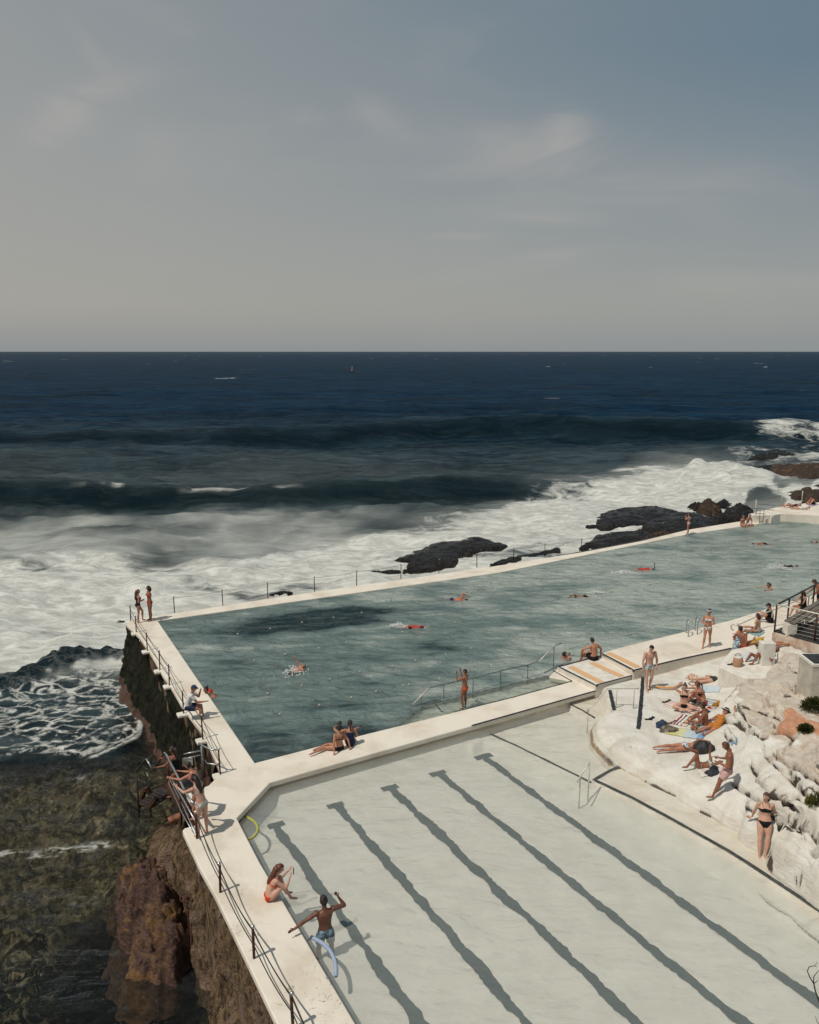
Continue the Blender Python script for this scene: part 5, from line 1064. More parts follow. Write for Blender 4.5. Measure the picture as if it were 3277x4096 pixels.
# --- on and around the slatted bench at the upper right
P_('woman in a patterned dress sitting on the deck with her back turned',(3032,2520),'pelvis',.56,140,1.60,'f',1,PZ(STAND,t1=(.02,0,1),t2=(.1,0,1),thL=(.6,.75,.10),shL=(.6,.65,-.08),ftL=(.3,.6,.7),thR=(.85,.1,.15),shR=(.85,.2,-.15),ftR=(.5,0,1),uaL=(.1,.35,-1),faL=(.3,-.1,-.9),uaR=(-.1,-.3,-1),faR=(.2,0,-1)),('black','bob'),[('dress',PAT)])
P_('person in a black cap and dark top reading on the deck behind the rail',(3082,2480),'pelvis',.56,160,1.7,'m',1,PZ(SITUP,uaL=(.6,.1,-.7),faL=(.8,-.2,.2),uaR=(.6,-.1,-.7),faR=(.8,.2,.2)),('black','short'),[('shirt',BLK),('shorts',BLK),('cap',BLK)])
P_('muscular man in red trunks sitting on the deck edge, legs stretched to the right',(2978,2582),'pelvis',.60,35,1.78,'m',2,PZ(STAND,t1=(-.25,.30,1),t2=(-.05,.25,1),thL=(1,.12,.10),shL=(1,-.05,-.02),ftL=(.3,.2,1),thR=(1,-.12,.06),shR=(1,-.15,-.04),ftR=(.3,-.2,1),uaL=(.2,.7,-.7),faL=(.8,.2,-.4),uaR=(-.3,-.3,-1),faR=(-.1,0,-1),look=(1,.3,0)),('black','short'),[('briefs',RED)])
P_('woman on a white and blue towel half hidden by the white pillar',(3048,2640),'pelvis',TBZ+.11,185,1.66,'f',2,PZ(LIEFLAT,t1=(-.8,0,.55),t2=(-.85,0,.45),n=(-.7,0,.7),look=(.6,0,.8),thL=(.55,.15,.75),shL=(.40,0,-.85),ftL=(1,0,-.1),thR=(.75,-.12,.45),shR=(.45,0,-.75),ftR=(1,0,-.1),uaL=(.5,.4,-.4),faL=(.5,-.4,.8),uaR=(.5,-.4,-.4),faR=(.7,.2,.6)),('black','short'),[('bra',BLK),('briefs',BLK)])
P_('sunbather shading the eyes with one arm, lying behind the white pillar',(3088,2577),'pelvis',TBZ+.11,15,1.66,'f',1,PZ(LIEFLAT,uaL=(-.4,.7,.4),faL=(-.5,-.8,.3),uaR=(-.4,-.6,.5),faR=(-.6,.7,.2)),('brown','short'),[('bra',WHT),('briefs',WHT)])
P_('woman in dark dress sitting on the deck behind the slatted bench, hands together',(3215,2425),'pelvis',.98,190,1.66,'f',1,PZ(SITLEGS,t1=(0,0,1),t2=(.25,0,1),shL=(.1,0,-1),shR=(.4,.1,-1),uaL=(.5,.2,-.8),faL=(.8,-.4,.2),uaR=(.5,-.2,-.8),faR=(.8,.4,.2)),('black','long'),[('dress',BLK)])
P_('bald tanned man in dark trunks bending over the stair rail at the right edge',(3270,2452),'feet',.53,170,1.78,'m',2,PZ(STAND,t1=(.15,0,1),t2=(.35,0,1),n=(.75,0,.7),look=(.7,0,-.9),thL=(.15,.1,-1),uaL=(.4,.2,-1),faL=(.5,0,-.8),uaR=(.5,-.2,-1),faR=(.6,0,-.6)),('black','short'),[('trunks',BLK)])
# --- sunbathing rock
Person('man in dark trunks lying flat, upper body hidden by the white platform',(2858,2718),'pelvis',.24,185,1.78,'m',0,PZ(LIEFLAT,uaL=(.5,.8,-.05),faL=(.8,.5,0)),('brown','short'),[('trunks',cloth((.035,.045,.05),(.02,.022,.025)))])
Person('woman in black bikini sitting on a striped towel, both arms lifted to her hair',(2735,2818),'pelvis',.20,-100,1.70,'f',0,PZ(CROSS,t1=(.0,0,1),t2=(-.06,0,1),n=(.15,0,1),look=(1,-.1,-.2),thL=(.8,.75,.12),shL=(.15,-1,-.12),uaL=(.1,.95,.55),faL=(.0,-.75,.55),uaR=(.1,-.95,.55),faR=(.0,.75,.55)),('auburn','bun'),[('bra',BLK),('briefs',BLK)])
Person('woman in sunglasses and black bikini, knees drawn up, beside the one lifting her arms',(2812,2805),'pelvis',.22,165,1.68,'f',1,PZ(SITUP,t1=(.0,0,1),t2=(.50,0,1),n=(.4,0,1),uaL=(.9,.1,-.1),faL=(.9,.2,.2),uaR=(.9,-.2,-.2),faR=(.8,.3,0)),('brown','pony'),[('bra',BLK),('briefs',BLK),('sunglasses',BLK)])
Person('tanned man in floral shorts sitting cross-legged with his back turned',(2820,2905),'pelvis',.24,150,1.80,'m',2,PZ(CROSS,t1=(-.02,0,1),t2=(.15,0,1),n=(.35,0,1),thL=(.75,.65,.06),thR=(.75,-.1,.78),shR=(.55,0,-.85),ftR=(1,0,-.2),uaL=(.4,.35,-.9),faL=(.9,-.2,-.1),uaR=(.6,-.25,-.5),faR=(.7,.2,-.5)),('black','short'),[('shorts',FLOK)])
Person('woman in a wide black sun hat and ochre dress reclining against the white rock',(2862,2905),'pelvis',.28,215,1.66,'f',1,PZ(LIEFLAT,t1=(-.8,0,.40),t2=(-.8,0,.50),n=(-.6,0,.8),look=(.9,.2,.25),uaL=(-.3,.8,.5),faL=(-.5,-.4,.8),uaR=(.3,-.6,-.6),faR=(.8,-.2,-.2)),('black','long'),[('dress',OCH),('sunhat',BLK)])
Person('woman lying face down in a white and blue bikini, feet towards the pool',(2742,2986),'pelvis',.28,8,1.70,'f',1,PZ(PRONE,),('blond','long'),[('bra',WB),('briefs',WB)])
Person('tanned woman in pale green bikini lying on her back, ankle over knee',(2793,3062),'pelvis',.27,182,1.66,'f',2,PZ(LIEFLAT,thL=(.32,.1,.95),shL=(.55,0,-.80),ftL=(1,0,-.15),thR=(.05,-.02,1),shR=(1,.25,.40),ftR=(.6,.1,.8),uaL=(-.75,.65,.0),faL=(-.55,-.7,.5),uaR=(-.1,-.5,.35),faR=(.1,.3,1)),('black','long'),[('bra',GREENF),('briefs',GREENF)])
Person('tanned man in pink shorts standing and leaning back on the white rock, looking down',(2858,3178),'feet',.24,160,1.80,'m',2,PZ(STAND,t1=(-.25,0,1),t2=(.12,0,1),n=(.55,0,1),look=(1,0,-.5),thL=(.50,.04,-1),shL=(.30,0,-1),thR=(.42,-.08,-1),shR=(.18,.05,-1),ftL=(1,.1,-.15),uaL=(.0,.25,-1),faL=(.95,-.35,.15),uaR=(-.1,-.25,-1),faR=(.95,.2,-.0)),('brown','short'),[('shorts',PINK)])
Person('woman in black bikini leaning on the white rock, feet in shallow water',(3050,3424),'feet',-.28,-105,1.72,'f',0,PZ(STAND,t1=(-.30,0,1),t2=(-.12,0,1),n=(.05,0,1),look=(1,-.75,-.1),thL=(.42,.0,-1),shL=(.25,-.12,-1),thR=(.46,-.06,-1),shR=(.22,.02,-1),uaL=(-.35,.40,-1),faL=(-.25,.55,-.9),uaR=(-.30,-.30,-1),faR=(-.35,-.10,-.9),haL=(.2,1,-.1),haR=(.1,-1,-.1)),('brown','bob'),[('bra',BLK),('briefs',BLK)],build=1.10)
# --- wading pool
w_=Person('woman in orange bikini with long auburn hair sitting on the wading pool edge',(1080,3580),'pelvis',.10,18,1.70,'f',0,PZ(SITUP,t1=(.05,0,1),t2=(.55,0,1),n=(.45,.1,1),look=(1,-.1,-.3),thL=(.65,.10,.80),shL=(.30,-.05,-1),ftL=(1,0,-.2),thR=(.70,-.15,.72),shR=(.45,.1,-1),ftR=(1,0,-.3),uaL=(.55,.30,-.75),faL=(.75,-.2,.85),uaR=(.75,-.15,-.70),faR=(.45,.2,1)),('auburn','long'),[('bra',cloth((.60,.06,.02))),('briefs',cloth((.60,.06,.02)))])
b=MB(); b.box(w_.J['tipR']+Vector((.03,0,.0)),(.012,.075,.15),rz=.3); tag(b.build('phone',BLK),'black phone held up by the woman in the orange bikini','phone')
Person('man with a black topknot standing in the wading pool, arm reaching the walkway',(1302,3724),'pelvis',-.16,115,1.80,'m',M('skin_deep',(.17,.068,.04),(.13,.05,.03),9,.48,.45),PZ(STAND,t1=(.05,0,1),thL=(.12,.14,-1),thR=(.02,-.12,-1),n=(.15,0,1),uaL=(-.10,.95,-.28),faL=(-.25,.95,-.22),haL=(-.2,1,-.05),uaR=(.15,-.85,-.15),faR=(.2,.55,.95)),('black','bun'),[('shorts',BLUEF)])
# ================================================================== CHAIN FENCES
def catenary(a,b,sag,n=9): return [a.lerp(b,i/n)+Vector((0,0,-sag*4*(i/n)*(1-i/n))) for i in range(n+1)]
def fence(label,posts,z,hp=None,ped=None,chains=(.94,.5),mat=MRUST,r=.024,group=None,cr=.011,sag=.09,pw=.34):
    P=[G(p[0],p[1],p[2] if len(p)>2 else z) for p in posts]
    T=empty('chain_fence',P[0],label=label,cat='fence',group=group); tops=[]
    for i,p in enumerate(P):
        h=hp if np.isscalar(hp) else hp[i]
        b=MB(); b.tube([p-Vector((0,0,.02)),p+Vector((random.uniform(-.02,.02),random.uniform(-.02,.02),h))],r,8); q=b.build('post',mat,T,True)
        b=MB(); b.ball(p+Vector((0,0,h+.02)),r*1.7,10); b.build('ball_cap',MBALL,q,True)
        if ped:
            b=MB(); d=(P[min(i+1,len(P)-1)]-P[max(i-1,0)]).normalized(); nn=Vector((d.y,-d.x,0)); 
            if nn.dot(Vector((-.87,-.49,0)))<0: nn=-nn
            c=p+nn*.02+Vector((0,0,-.055)); b.box(c,(.40,pw,.10),rz=math.atan2(nn.y,nn.x)); q2=b.build('pedestal',ped,T)
            bv=q2.modifiers.new('b','BEVEL'); bv.width=.03; bv.segments=2
        tops.append((p,h))
    for (p,h),(q,g) in zip(tops,tops[1:]):
        for f in chains:
            b=MB(); b.tube(catenary(p+Vector((0,0,h*f)),q+Vector((0,0,g*f)),sag*random.uniform(.7,1.3)*(q-p).length/2.5),cr,5); b.build('chain',MDKST,T,True)
    return T
fence('chain fence on bracket pedestals along the mossy outer edge of the left walkway',[(523,2484),(546,2530),(590,2602),(640,2680),(678,2741),(735,2852),(812,2957),(882,3098)],-.02,[.72,.74,.76,.78,.80,.80,.82,.80],ped=MWHITE)
fence('sagging double chain fence along the outer edge of the lower left walkway',[(789,3354),(882,3569),(1017,3833),(1173,4112),(1370,4500)],0,.72,chains=(.95,.90,.45),cr=.012,sag=.13,r=.03)
fence('long thin chain fence on the far wall between pool and surf',[(699,2450),(892,2421),(1072,2392),(1259,2366),(1427,2341),(1604,2314),(1756,2292),(1908,2269),(2055,2244),(2180,2226),(2326,2204),(2441,2184),(2555,2162),(2651,2138),(2760,2116),(2850,2103),(2927,2087)],0,.78,chains=(.96,),cr=.008,r=.022,sag=.05)
fence('tall posts with a chain behind the far sun terrace',[(3022,2050),(3125,2024),(3207,2014),(3330,2004)],TE,.95,chains=(.95,),mat=MRAIL,cr=.01,r=.03)
# ================================================================== RAILS AND LADDERS
def pipe(label,name,cat,runs,mat=MSTEEL,r=.022,base=None,part='rail',group=None):
    T=empty(name,base or (runs[0][1][0] if isinstance(runs[0][0],str) else runs[0][0]),label=label,cat=cat,group=group)
    for q in runs:
        nm,pts=(q if isinstance(q,tuple) and isinstance(q[0],str) else (part,q)); b=MB(); b.tube(pts,r if nm!='wire' else .006,8); b.build(nm,mat,T,True)
    return T
def up(p,h): return p+Vector((0,0,h))
# pool ladder on the right deck
lad=[]
for (x,y) in ((2748,2538),(2784,2528)):
    a=G(x,y,.45); d=Vector((.34,-.42,0)).normalized() if False else (G(2750,2585,.45)-G(2720,2530,.45)).normalized()
    o_=a-d*.0; pts=[o_+d*.28,up(o_+d*.27,.45),up(o_+d*.20,.62),up(o_+d*.05,.70),up(o_-d*.10,.62),up(o_-d*.18,.40),up(o_-d*.22,-.5)]
    lad.append(('handrail',pts))
pipe('curved steel pool ladder rails beside the woman in white bikini','pool_ladder','ladder',lad,MSTEEL,.024)
# submerged-ledge railing in the lap pool
def lr(x,y): return G(x,y,.55)
A=[(1500+118/1.725,2400+805/1.725),(1650,2819),(1716,2752),(1776,2737),(1893,2713),(2004,2683),(2112,2660),(2155,2646),(2222,2580),(2247,2573)]
low=[G(A[0][0],A[0][1]+0,-.25),G(A[1][0],A[1][1],-.02)]
rl=[('rail',[G(1568,2868,-.45),G(1650,2819,.0),G(1716,2752,.50),G(1776,2737,.50),G(1893,2713,.50),G(2004,2683,.50),G(2112,2660,.50),G(2155,2646,.50),G(2222,2580,.86),G(2247,2573,.88)])]
for x,y,h in ((1686,2786,.28),(1776,2737,.5),(1893,2713,.5),(2004,2683,.5),(2112,2660,.5),(2217,2584,.84)):
    p=G(x,y,h); rl.append(('post',[p,Vector((p.x,p.y,-.45))]))
T=pipe('thin grey handrail with five posts along the submerged ledge of the lap pool','pool_railing','railing',rl,M('dull_rail',(.16,.18,.18),(.09,.10,.10),10,.5,.4,.3),.017)
b=MB(); b.tube([G(1651,2819,.02),G(1716,2752,.52)],.026,8); b.tube([G(2156,2646,.52),G(2221,2581,.87)],.022,8); b.build('bright_rail',MRAIL,T,True)
# handrail at the rock by the wading pool
z1=.62; a=G(2363,3000-22,.05)
rl=[('rail',[G(2345,2843,.35),G(2386,2808,.55),G(2430,2755,.85),G(2475,2754,.85),G(2540,2754,.85),G(2556,2754,.85)])]
for x,y,h,zb in ((2353,2836,.38,-.9),(2468,2756,.85,-.1),(2538,2756,.85,-.05)):
    p=G(x,y,h); rl.append(('post',[p,Vector((p.x,p.y,zb))]))
pipe('pale handrail sloping into the wading pool by the rock lip','handrail','railing',rl,MRAIL,.022)
rl=[('rail',[G(2308,3130,.05),G(2322,3106,.20),G(2359,3050,.62)])]
p=G(2359,3050,.62); rl.append(('post',[p,Vector((p.x-.0,p.y,-.6))])); p=G(2322,3106,.20); rl.append(('post',[p,Vector((p.x,p.y,-.95))]))
pipe('small bent handrail standing in the wading pool at the ledge corner','handrail','railing',rl,MRAIL,.02)
# far terrace stair rails
rl=[]
for x0,y0,x1,y1 in ((3005,2073,3062,2078),(3030,2055,3096,2062)):
    p=G(x0,y0,.25);q=G(x1,y1,.45); rl.append(('rail',[up(p,.75),up(q,.75)])); rl.append(('rail',[up(p,.4),up(q,.4)]))
for x,y in ((3022,2088),(3037,2094),(3052,2091),(3005,2073)): p=G(x,y,.0); rl.append(('post',[up(p,-.3),up(p,1.0)]))
pipe('thin stair rails at the far corner of the lap pool','stair_rail','railing',rl,MDKST,.018)
# ================================================================== STEEL STAIR ON THE SEA WALL
T=empty('steel_stair',G(700,3200,-.6),label='rusty steel stair with galvanised handrails going down the sea wall to the reef',cat='staircase')
def part(nm,pts,m,r,par=T):
    b=MB(); b.tube(pts,r,8); return b.build(nm,m,par,True)
K=lambda x,y,z: G(x,y,z)
part('handrail',[K(796,2973,.75),K(812,2984,.78),K(850,3000,.78),K(876,2998,.78)],MSTEEL,.028)
part('handrail',[K(812,3037,.32),K(830,3054,.30),K(860,3058,.32),K(883,3054,.32)],MSTEEL,.024)
part('handrail',[K(735,3017,.75),K(804,3002,.78)],MSTEEL,.022); part('handrail',[K(740,3035,.55),K(802,3020,.58)],MSTEEL,.018)
part('post',[K(806,2985,.8),up(K(806,2985,.8),-1.0)],MSTEEL,.026); part('post',[K(814,2990,.8),up(K(814,2990,.8),-1.0)],MRUST,.022)
part('handrail',[K(658,3011,.75),K(668,3022,.75),K(700,3085,.75),K(728,3140,.78),K(745,3175,.78),K(785,3228,.78)],MSTEEL,.030)
part('handrail',[K(684,3109,.42),K(705,3150,.42),K(735,3200,.42),K(785,3290,.42)],MSTEEL,.022)
part('handrail',[K(673,3105,.30),K(740,3240,.05),K(784,3340,.2)],MSTEEL,.014); part('handrail',[K(674,3130,.1),K(730,3255,.0),K(770,3325,.1)],MSTEEL,.014)
part('post',[K(672,3040,.60),up(K(672,3040,.6),-1.3)],MRUST,.022); part('post',[K(718,3143,.62),up(K(718,3143,.6),-1.2)],MRUST,.026)
part('handrail',[K(585,3035,-.6),K(600,3060,-.75),K(614,3086,-.95)],MSTEEL,.026)
part('handrail',[K(544,3092,-1.2),K(583,3033,-.6)],MDKST,.024); part('handrail',[K(614,3086,-.95),K(655,3015,.70)],MDKST,.022); part('handrail',[K(584,3088,-1.2),K(612,3140,-1.6)],MSTEEL,.018)
part('post',[K(546,3092,-1.2),up(K(546,3092,-1.2),-1.6)],MDKST,.026); part('post',[K(594,3100,-1.2),up(K(594,3100,-1.2),-1.5)],MDKST,.022)
part('post',[K(708,3000,.7),up(K(708,3000,.7),-.9)],MDKST,.02)
b=MB()
b.bar(K(672,3140,-.35),K(790,3330,-.22),.16,.10); b.build('stringer',MRUST,T)
b=MB(); b.bar(K(810,3060,-.2),K(840,3150,-.22),.14,.09); b.build('stringer',MRUST,T)
b=MB(); b.bar(K(840,2985,-.2),K(886,3085,-.2),.12,.08); b.build('stringer',MRUST,T)
for q0,q1,w0 in ((K(600,3230,-1.9),K(678,3120,-.6),.16),(K(580,3160,-2.2),K(555,3230,-3.0),.14),(K(585,3150,-1.5),K(625,3215,-2.1),.14)):
    b=MB(); b.bar(q0,q1,w0,.10); b.build('brace',MRUST,T)
for i in range(7):
    a=K(664-i*13,3165+i*9,-.65-.30*i); b=MB(); b.box(a,(.20,.62,.03),rz=R(60)); b.build('tread',MDKST,T)
b=MB(); P=[K(x,y,-.3) for x,y in [(690,3140),(742,3100),(812,3075),(836,3142),(745,3180),(735,3230)]]; b.prism([(p.x,p.y) for p in P],-.36,-.3); b.build('landing',MDKST,T)
part('bent_tube',[K(735,3180,.30),K(744,3210,.05),K(760,3228,-.0),K(785,3228,.05)],MRUST,.05)
# notice on the rail
T=empty('notice_sign',K(750,3045,.4),label='small white warning notice hanging on the stair railing',cat='sign')
a=K(729,3034,.50);c=K(770,3028,.50); d=(c-a).normalized(); n_=Vector((d.y,-d.x,0)); hh=.26
b=MB(); b.add([a,c,up(c,-hh),up(a,-hh)]+[v-n_*.015 for v in (a,c,up(c,-hh),up(a,-hh))],[(0,3,2,1),(4,5,6,7),(0,1,5,4),(1,2,6,5),(2,3,7,6),(3,0,4,7)]); b.build('panel',MWHITE,T)
for i,tx in enumerate(('PERSONS TAKE','RESPONSIBILITY','AT THIS POINT')):
    cu=bpy.data.curves.new('t','FONT'); cu.body=tx; cu.size=.085; cu.align_x='CENTER'; cu.extrude=.001; cu.offset=.001
    to=bpy.data.objects.new('t',cu); COL.objects.link(to); dg=bpy.context.evaluated_depsgraph_get(); me=bpy.data.meshes.new_from_object(to.evaluated_get(dg)); bpy.data.objects.remove(to)
    Mx=Matrix((d,Vector((0,0,1)),n_)).transposed().to_4x4(); Mx.translation=a.lerp(c,.5)+Vector((0,0,-.075-.075*i))+n_*.004
    w_=max(v.co.x for v in me.vertices)*2; me.transform(Matrix.Scale(min(1,(c-a).length*.92/w_),4)); me.transform(Mx); link('lettering',me,MBLACK,T)
# pipe stub and old wheel on the wall
b=MB(); p=K(675,3285,-.9); d=Vector((-.85,-.45,-.25)); b.tube([p+Vector((.5,.28,.1)),p],.11,14,cap=False); b.tube([p,p+Vector((.42,.24,.08))],.085,14,cap=True); b.build('drain_pipe',M('terracotta_pipe',(.30,.14,.09),(.16,.07,.045),10,.7,.2),smooth=True,label='short terracotta drain pipe poking out of the wall under the stair',cat='pipe')
T=empty('valve_wheel',K(745,3588,-1.5),label='rusted valve wheel on a thin spindle against the wall above the orange stain',cat='valve')
c=K(748,3590,-1.3); b=MB(); b.tube([c+Vector((.17*math.cos(a),.17*math.sin(a),0)) for a in np.linspace(0,2*math.pi,20,endpoint=False)],.018,6,closed=True); b.bar(c-Vector((.17,0,0)),c+Vector((.17,0,0)),.02,.02); b.bar(c-Vector((0,.17,0)),c+Vector((0,.17,0)),.02,.02); b.build('wheel',MRUST,T,True)
b=MB(); b.tube([c,up(c,-1.7)],.022,8); b.tube([c+Vector((.06,0,-.4)),c+Vector((.07,0,-2.0))],.035,8); b.build('spindle',MRUST,T,True)
# orange rust run below it
b=MB(); 
# ================================================================== LANE ROPES
MFLOAT=M('cream_float',(.46,.43,.34),(.38,.32,.22),20,.6,.3)
def rope(label,p0,p1,n):
    a=G(*p0,LAPZ+.0);c=G(*p1,LAPZ+.0); T=empty('lane_rope',a,label=label,cat='lane rope',group=None)
    pts=[a.lerp(c,i/(n*2))+Vector((0,float(perlin(i*.31,p0[1],0.))*.18,-.012+random.uniform(-.02,.01))) for i in range(n*2+1)]
    b=MB(); b.tube(pts,.006,4); b.build('rope',M('dim_rope',(.12,.14,.12),None),T)
    first=None
    for i in range(n):
        q=pts[2*i+1]+Vector((random.uniform(-.12,.12),0,.03))
        if first is None:
            b=MB(); b.ball((0,0,0),(.048,.048,.04),8); me=b.mesh('float')
        o=bpy.data.objects.new('float',me); COL.objects.link(o)
        if first is None: me.materials.append(MFLOAT); first=o; me.polygons.foreach_set('use_smooth',np.ones(len(me.polygons),bool))
        o.location=q; o.parent=T; o.matrix_parent_inverse=parent_matrix(T).inverted()
rope('lane rope of small cream floats nearest the far wall',(880,2550),(3200,2143),26)
rope('lane rope of small cream floats second from the far wall',(820,2682),(3277,2208),28)
rope('lane rope of small cream floats third from the far wall',(1000,2787),(3277,2292),26)
rope('lane rope of small cream floats nearest the dividing walkway',(1060,2870),(3277,2365),24)
# ================================================================== UPPER RIGHT: PILLAR, TIMBER DECK, BENCH, BOX
b=MB(); p=G(3062,2672,TBZ); q=G(3090,2672,TBZ); d=(q-p).normalized(); b.box(G(3063,2655,TBZ)+Vector((0,0,.42)),(.50,.34,.86),rz=math.atan2(d.y,d.x)+.05)
o=b.build('white_pillar',MGWHITE,label='short square white pillar standing on the sun platform',cat='pillar'); bv=o.modifiers.new('b','BEVEL'); bv.width=.02
DZ=1.45
b=MB(); P=[G(x,y,DZ) for x,y in [(3090,2530),(3185,2552),(3277,2583),(3450,2640),(3700,2500),(3277,2440),(3180,2495)]]; b.prism([(v.x,v.y) for v in P],.3,DZ)
T=empty('concrete_base',P[0],label='weathered pinkish concrete base under the dark timber deck',cat='wall'); b.build('base_wall',M('weathered_concrete',(.62,.54,.45),(.46,.33,.25),2.2,.85,.2,bump=.5,bscale=12,lo=.42,hi=.6),T)
T=empty('timber_deck',P[0]+Vector((0,0,.01)),label='dark slatted timber deck with wire railing at the upper right edge',cat='deck')
MSLAT=M('dark_decking',(.028,.028,.030),(.055,.052,.048),9,.8,.2)
a0=G(3096,2527,DZ);a1=G(3460,2632,DZ);b0=G(3185,2492,DZ);b1=G(3600,2500,DZ)
for i in range(12):
    f=i/12; p=a0.lerp(b0,f+.02);q=a1.lerp(b1,f+.02); b=MB(); b.bar(up(p,.03),up(q,.03),(b0-a0).length/12*.86,.045); b.build('plank',MSLAT,T)
MTIM=M('grey_timber',(.19,.17,.14),(.10,.09,.075),18,.8,.2)
RT=empty('deck_railing',G(3098,2530,DZ),label='rusty post railing with a silver top rail around the timber deck',cat='railing')
def pr(nm,pts,m,r): b=MB(); b.tube(pts,r,8); return b.build(nm,m,RT,True)
c0=G(3098,2529,DZ); h_=1.0
ctop=up(c0,0)
# heights solved so the corner post meets the rail where surveyed
def ztop(x,y,px,py):
    best=min(np.linspace(0,3,601),key=lambda z:abs(float(PX(np.array(x),np.array(y),np.array(DZ+z))[1])-py)); return float(best)
hc=ztop(c0.x,c0.y,0,2418); pr('post',[c0,up(c0,hc)],MRUST,.035)
e=G(3258,2567,DZ); he=ztop(e.x,e.y,0,2455); pr('post',[e,up(e,he)],MRUST,.035)
dr=(up(e,he)-up(c0,hc)); pr('top_rail',[up(c0,hc),up(c0,hc)+dr*1.6],MRAIL,.032)
for k in range(1,7): pr('wire',[up(c0,hc*k/7.3),up(c0,hc*k/7.3)+(up(e,he*k/7.3)-up(c0,hc*k/7.3))*1.6],MRAIL,.005)
p1=G(3150,2480,DZ); h1=ztop(p1.x,p1.y,0,2393); pr('post',[p1,up(p1,h1)],MDKST,.035)
p2=G(3203,2445,DZ); h2=ztop(p2.x,p2.y,0,2366); pr('post',[p2,up(p2,h2)],MDKST,.035)
p3=G(3252,2415,DZ); h3=ztop(p3.x,p3.y,0,2340); pr('post',[p3,up(p3,h3)],MDKST,.035)
pr('top_rail',[up(c0,hc),up(p1,h1),up(p2,h2),up(p3,h3),up(p3,h3)+(up(p3,h3)-up(p2,h2))*1.2],MDKST,.035)
T=empty('bench',G(3160,2530,DZ),label='long weathered plank bench on white brick supports, running out of the right edge',cat='bench')
a=G(3150,2488,DZ+.48)
for dx in (0,1):
    p=G(3148+dx*22,2486+dx*9,DZ+.48); q=G(3330+dx*22,2376+dx*9,DZ+.48); b=MB(); b.bar(p,q,.20,.06); b.build('seat_plank',MTIM,T)
b=MB(); p=G(3157,2538,DZ); b.box(up(p,.22),(.40,.32,.44),rz=R(10)); b.build('support',MWHITE,T)
b=MB(); p=G(3222,2500,DZ); b.box(up(p,.22),(.10,.10,.44)); b.build('support',MWHITE,T)
# scroll-ended handrail on the right deck
rl=[('handrail',[G(2934,2521,.62),G(2926,2515,.72),G(2924,2503,.86),G(2934,2497,.98),G(2948,2502,.98),G(2985,2485,1.0),G(3060,2452,1.15),G(3120,2430,1.32),G(3277,2368,1.5)]),
    ('post',[G(2957,2499,.98),Vector((*G(2957,2499,.98)[:2],.5))]),('post',[G(3091,2441,1.23),Vector((*G(3091,2441,1.23)[:2],.9))]),('post',[G(3237,2384,1.45),Vector((*G(3237,2384,1.45)[:2],.6))])]
pipe('pale handrail with a scrolled end rising past the seated women','handrail','railing',rl,MRAIL,.028)
b=MB(); p=G(3236,2812,1.45); 
T=empty('storage_box',p,label='tall beige box with a dark grey lid cut by the right frame edge',cat='box')
b.box(p+Vector((.62,.45,.55)),(1.2,.9,1.3)); b.build('body',M('beige_panel',(.52,.48,.41),None,4,.6,.3),T)
b=MB(); b.box(p+Vector((.62,.45,1.25)),(1.24,.94,.08)); b.build('rim',MGWHITE,T); b=MB(); b.box(p+Vector((.62,.45,1.295)),(1.1,.8,.02)); b.build('lid',MGREY,T)
# ================================================================== THINGS ON THE ROCK
def drape(name,px,mat,label,cat,th=.02,off=.012,n=14,**k):
    """cloth lying on the ground: px quad corners"""
    b=MB(); A,B,Cc,D=[GT(*q) for q in px]; vs=[];bt=[]
    for i in range(n+1):
        for j in range(n+1):
            u,v=i/n,j/n; p=A.lerp(B,u).lerp(D.lerp(Cc,u),v)
            e=.03*float(perlin(u*5,v*5,px[0][0]*.1)); p=p+Vector((e,float(perlin(u*5,v*5,9.))*.03,0)); z=ground(p.x,p.y)+off+th+abs(float(perlin(u*7+px[0][0],v*7,3.)))*.02; vs.append(Vector((p.x,p.y,z))); bt.append(Vector((p.x,p.y,z-th)))
    m=(n+1)**2; fs=[]
    for i in range(n):
        for j in range(n): a=i*(n+1)+j; fs.append((a,a+n+1,a+n+2,a+1)); fs.append((m+a,m+a+1,m+a+n+2,m+a+n+1))
    rim=[i*(n+1) for i in range(n+1)]+[n*(n+1)+j for j in range(1,n+1)]+[i*(n+1)+n for i in range(n-1,-1,-1)]+[j for j in range(n-1,0,-1)]
    for i in range(len(rim)): a,c=rim[i],rim[(i+1)%len(rim)]; fs.append((c,a,m+a,m+c))
    b.add(vs+bt,fs); me=b.mesh(name); o=link(name,me,mat,smooth=True,label=label,cat=cat,**k)
    uv=[i/n for i in range(n+1) for j in range(n+1)]; uw=[j/n for i in range(n+1) for j in range(n+1)]; attr(me,'u',uv+uv); attr(me,'v',uw+uw); return o
def stripes(name,cols,axis='v'):
    t=NT(name); u=t.att(axis); r=t.n('ShaderNodeValToRGB'); r.color_ramp.interpolation='CONSTANT'; t.link(u,r.inputs[0]); n=len(cols); el=r.color_ramp.elements
    for i,c in enumerate(cols):
        e=el[i] if i<2 else el.new(i/n); e.position=i/n; e.color=(*c,1)
    return t.done(t.bsdf(r.outputs[0],.9,.1))
W_=(.66,.63,.57); PK=(.60,.26,.23); 
drape('towel',[(2652,2822),(2790,2860),(2800,2835),(2680,2806)],stripes('pink_stripe',[W_,PK,W_,W_,PK,W_,PK,W_]),'pink and white striped towel under the woman lifting her arms','towel')
drape('towel',[(2750,2812),(2860,2836),(2880,2806),(2800,2788)],stripes('grey_stripe',[(.60,.60,.57),(.26,.32,.32)]*5),'grey green striped towel under the woman in sunglasses','towel')
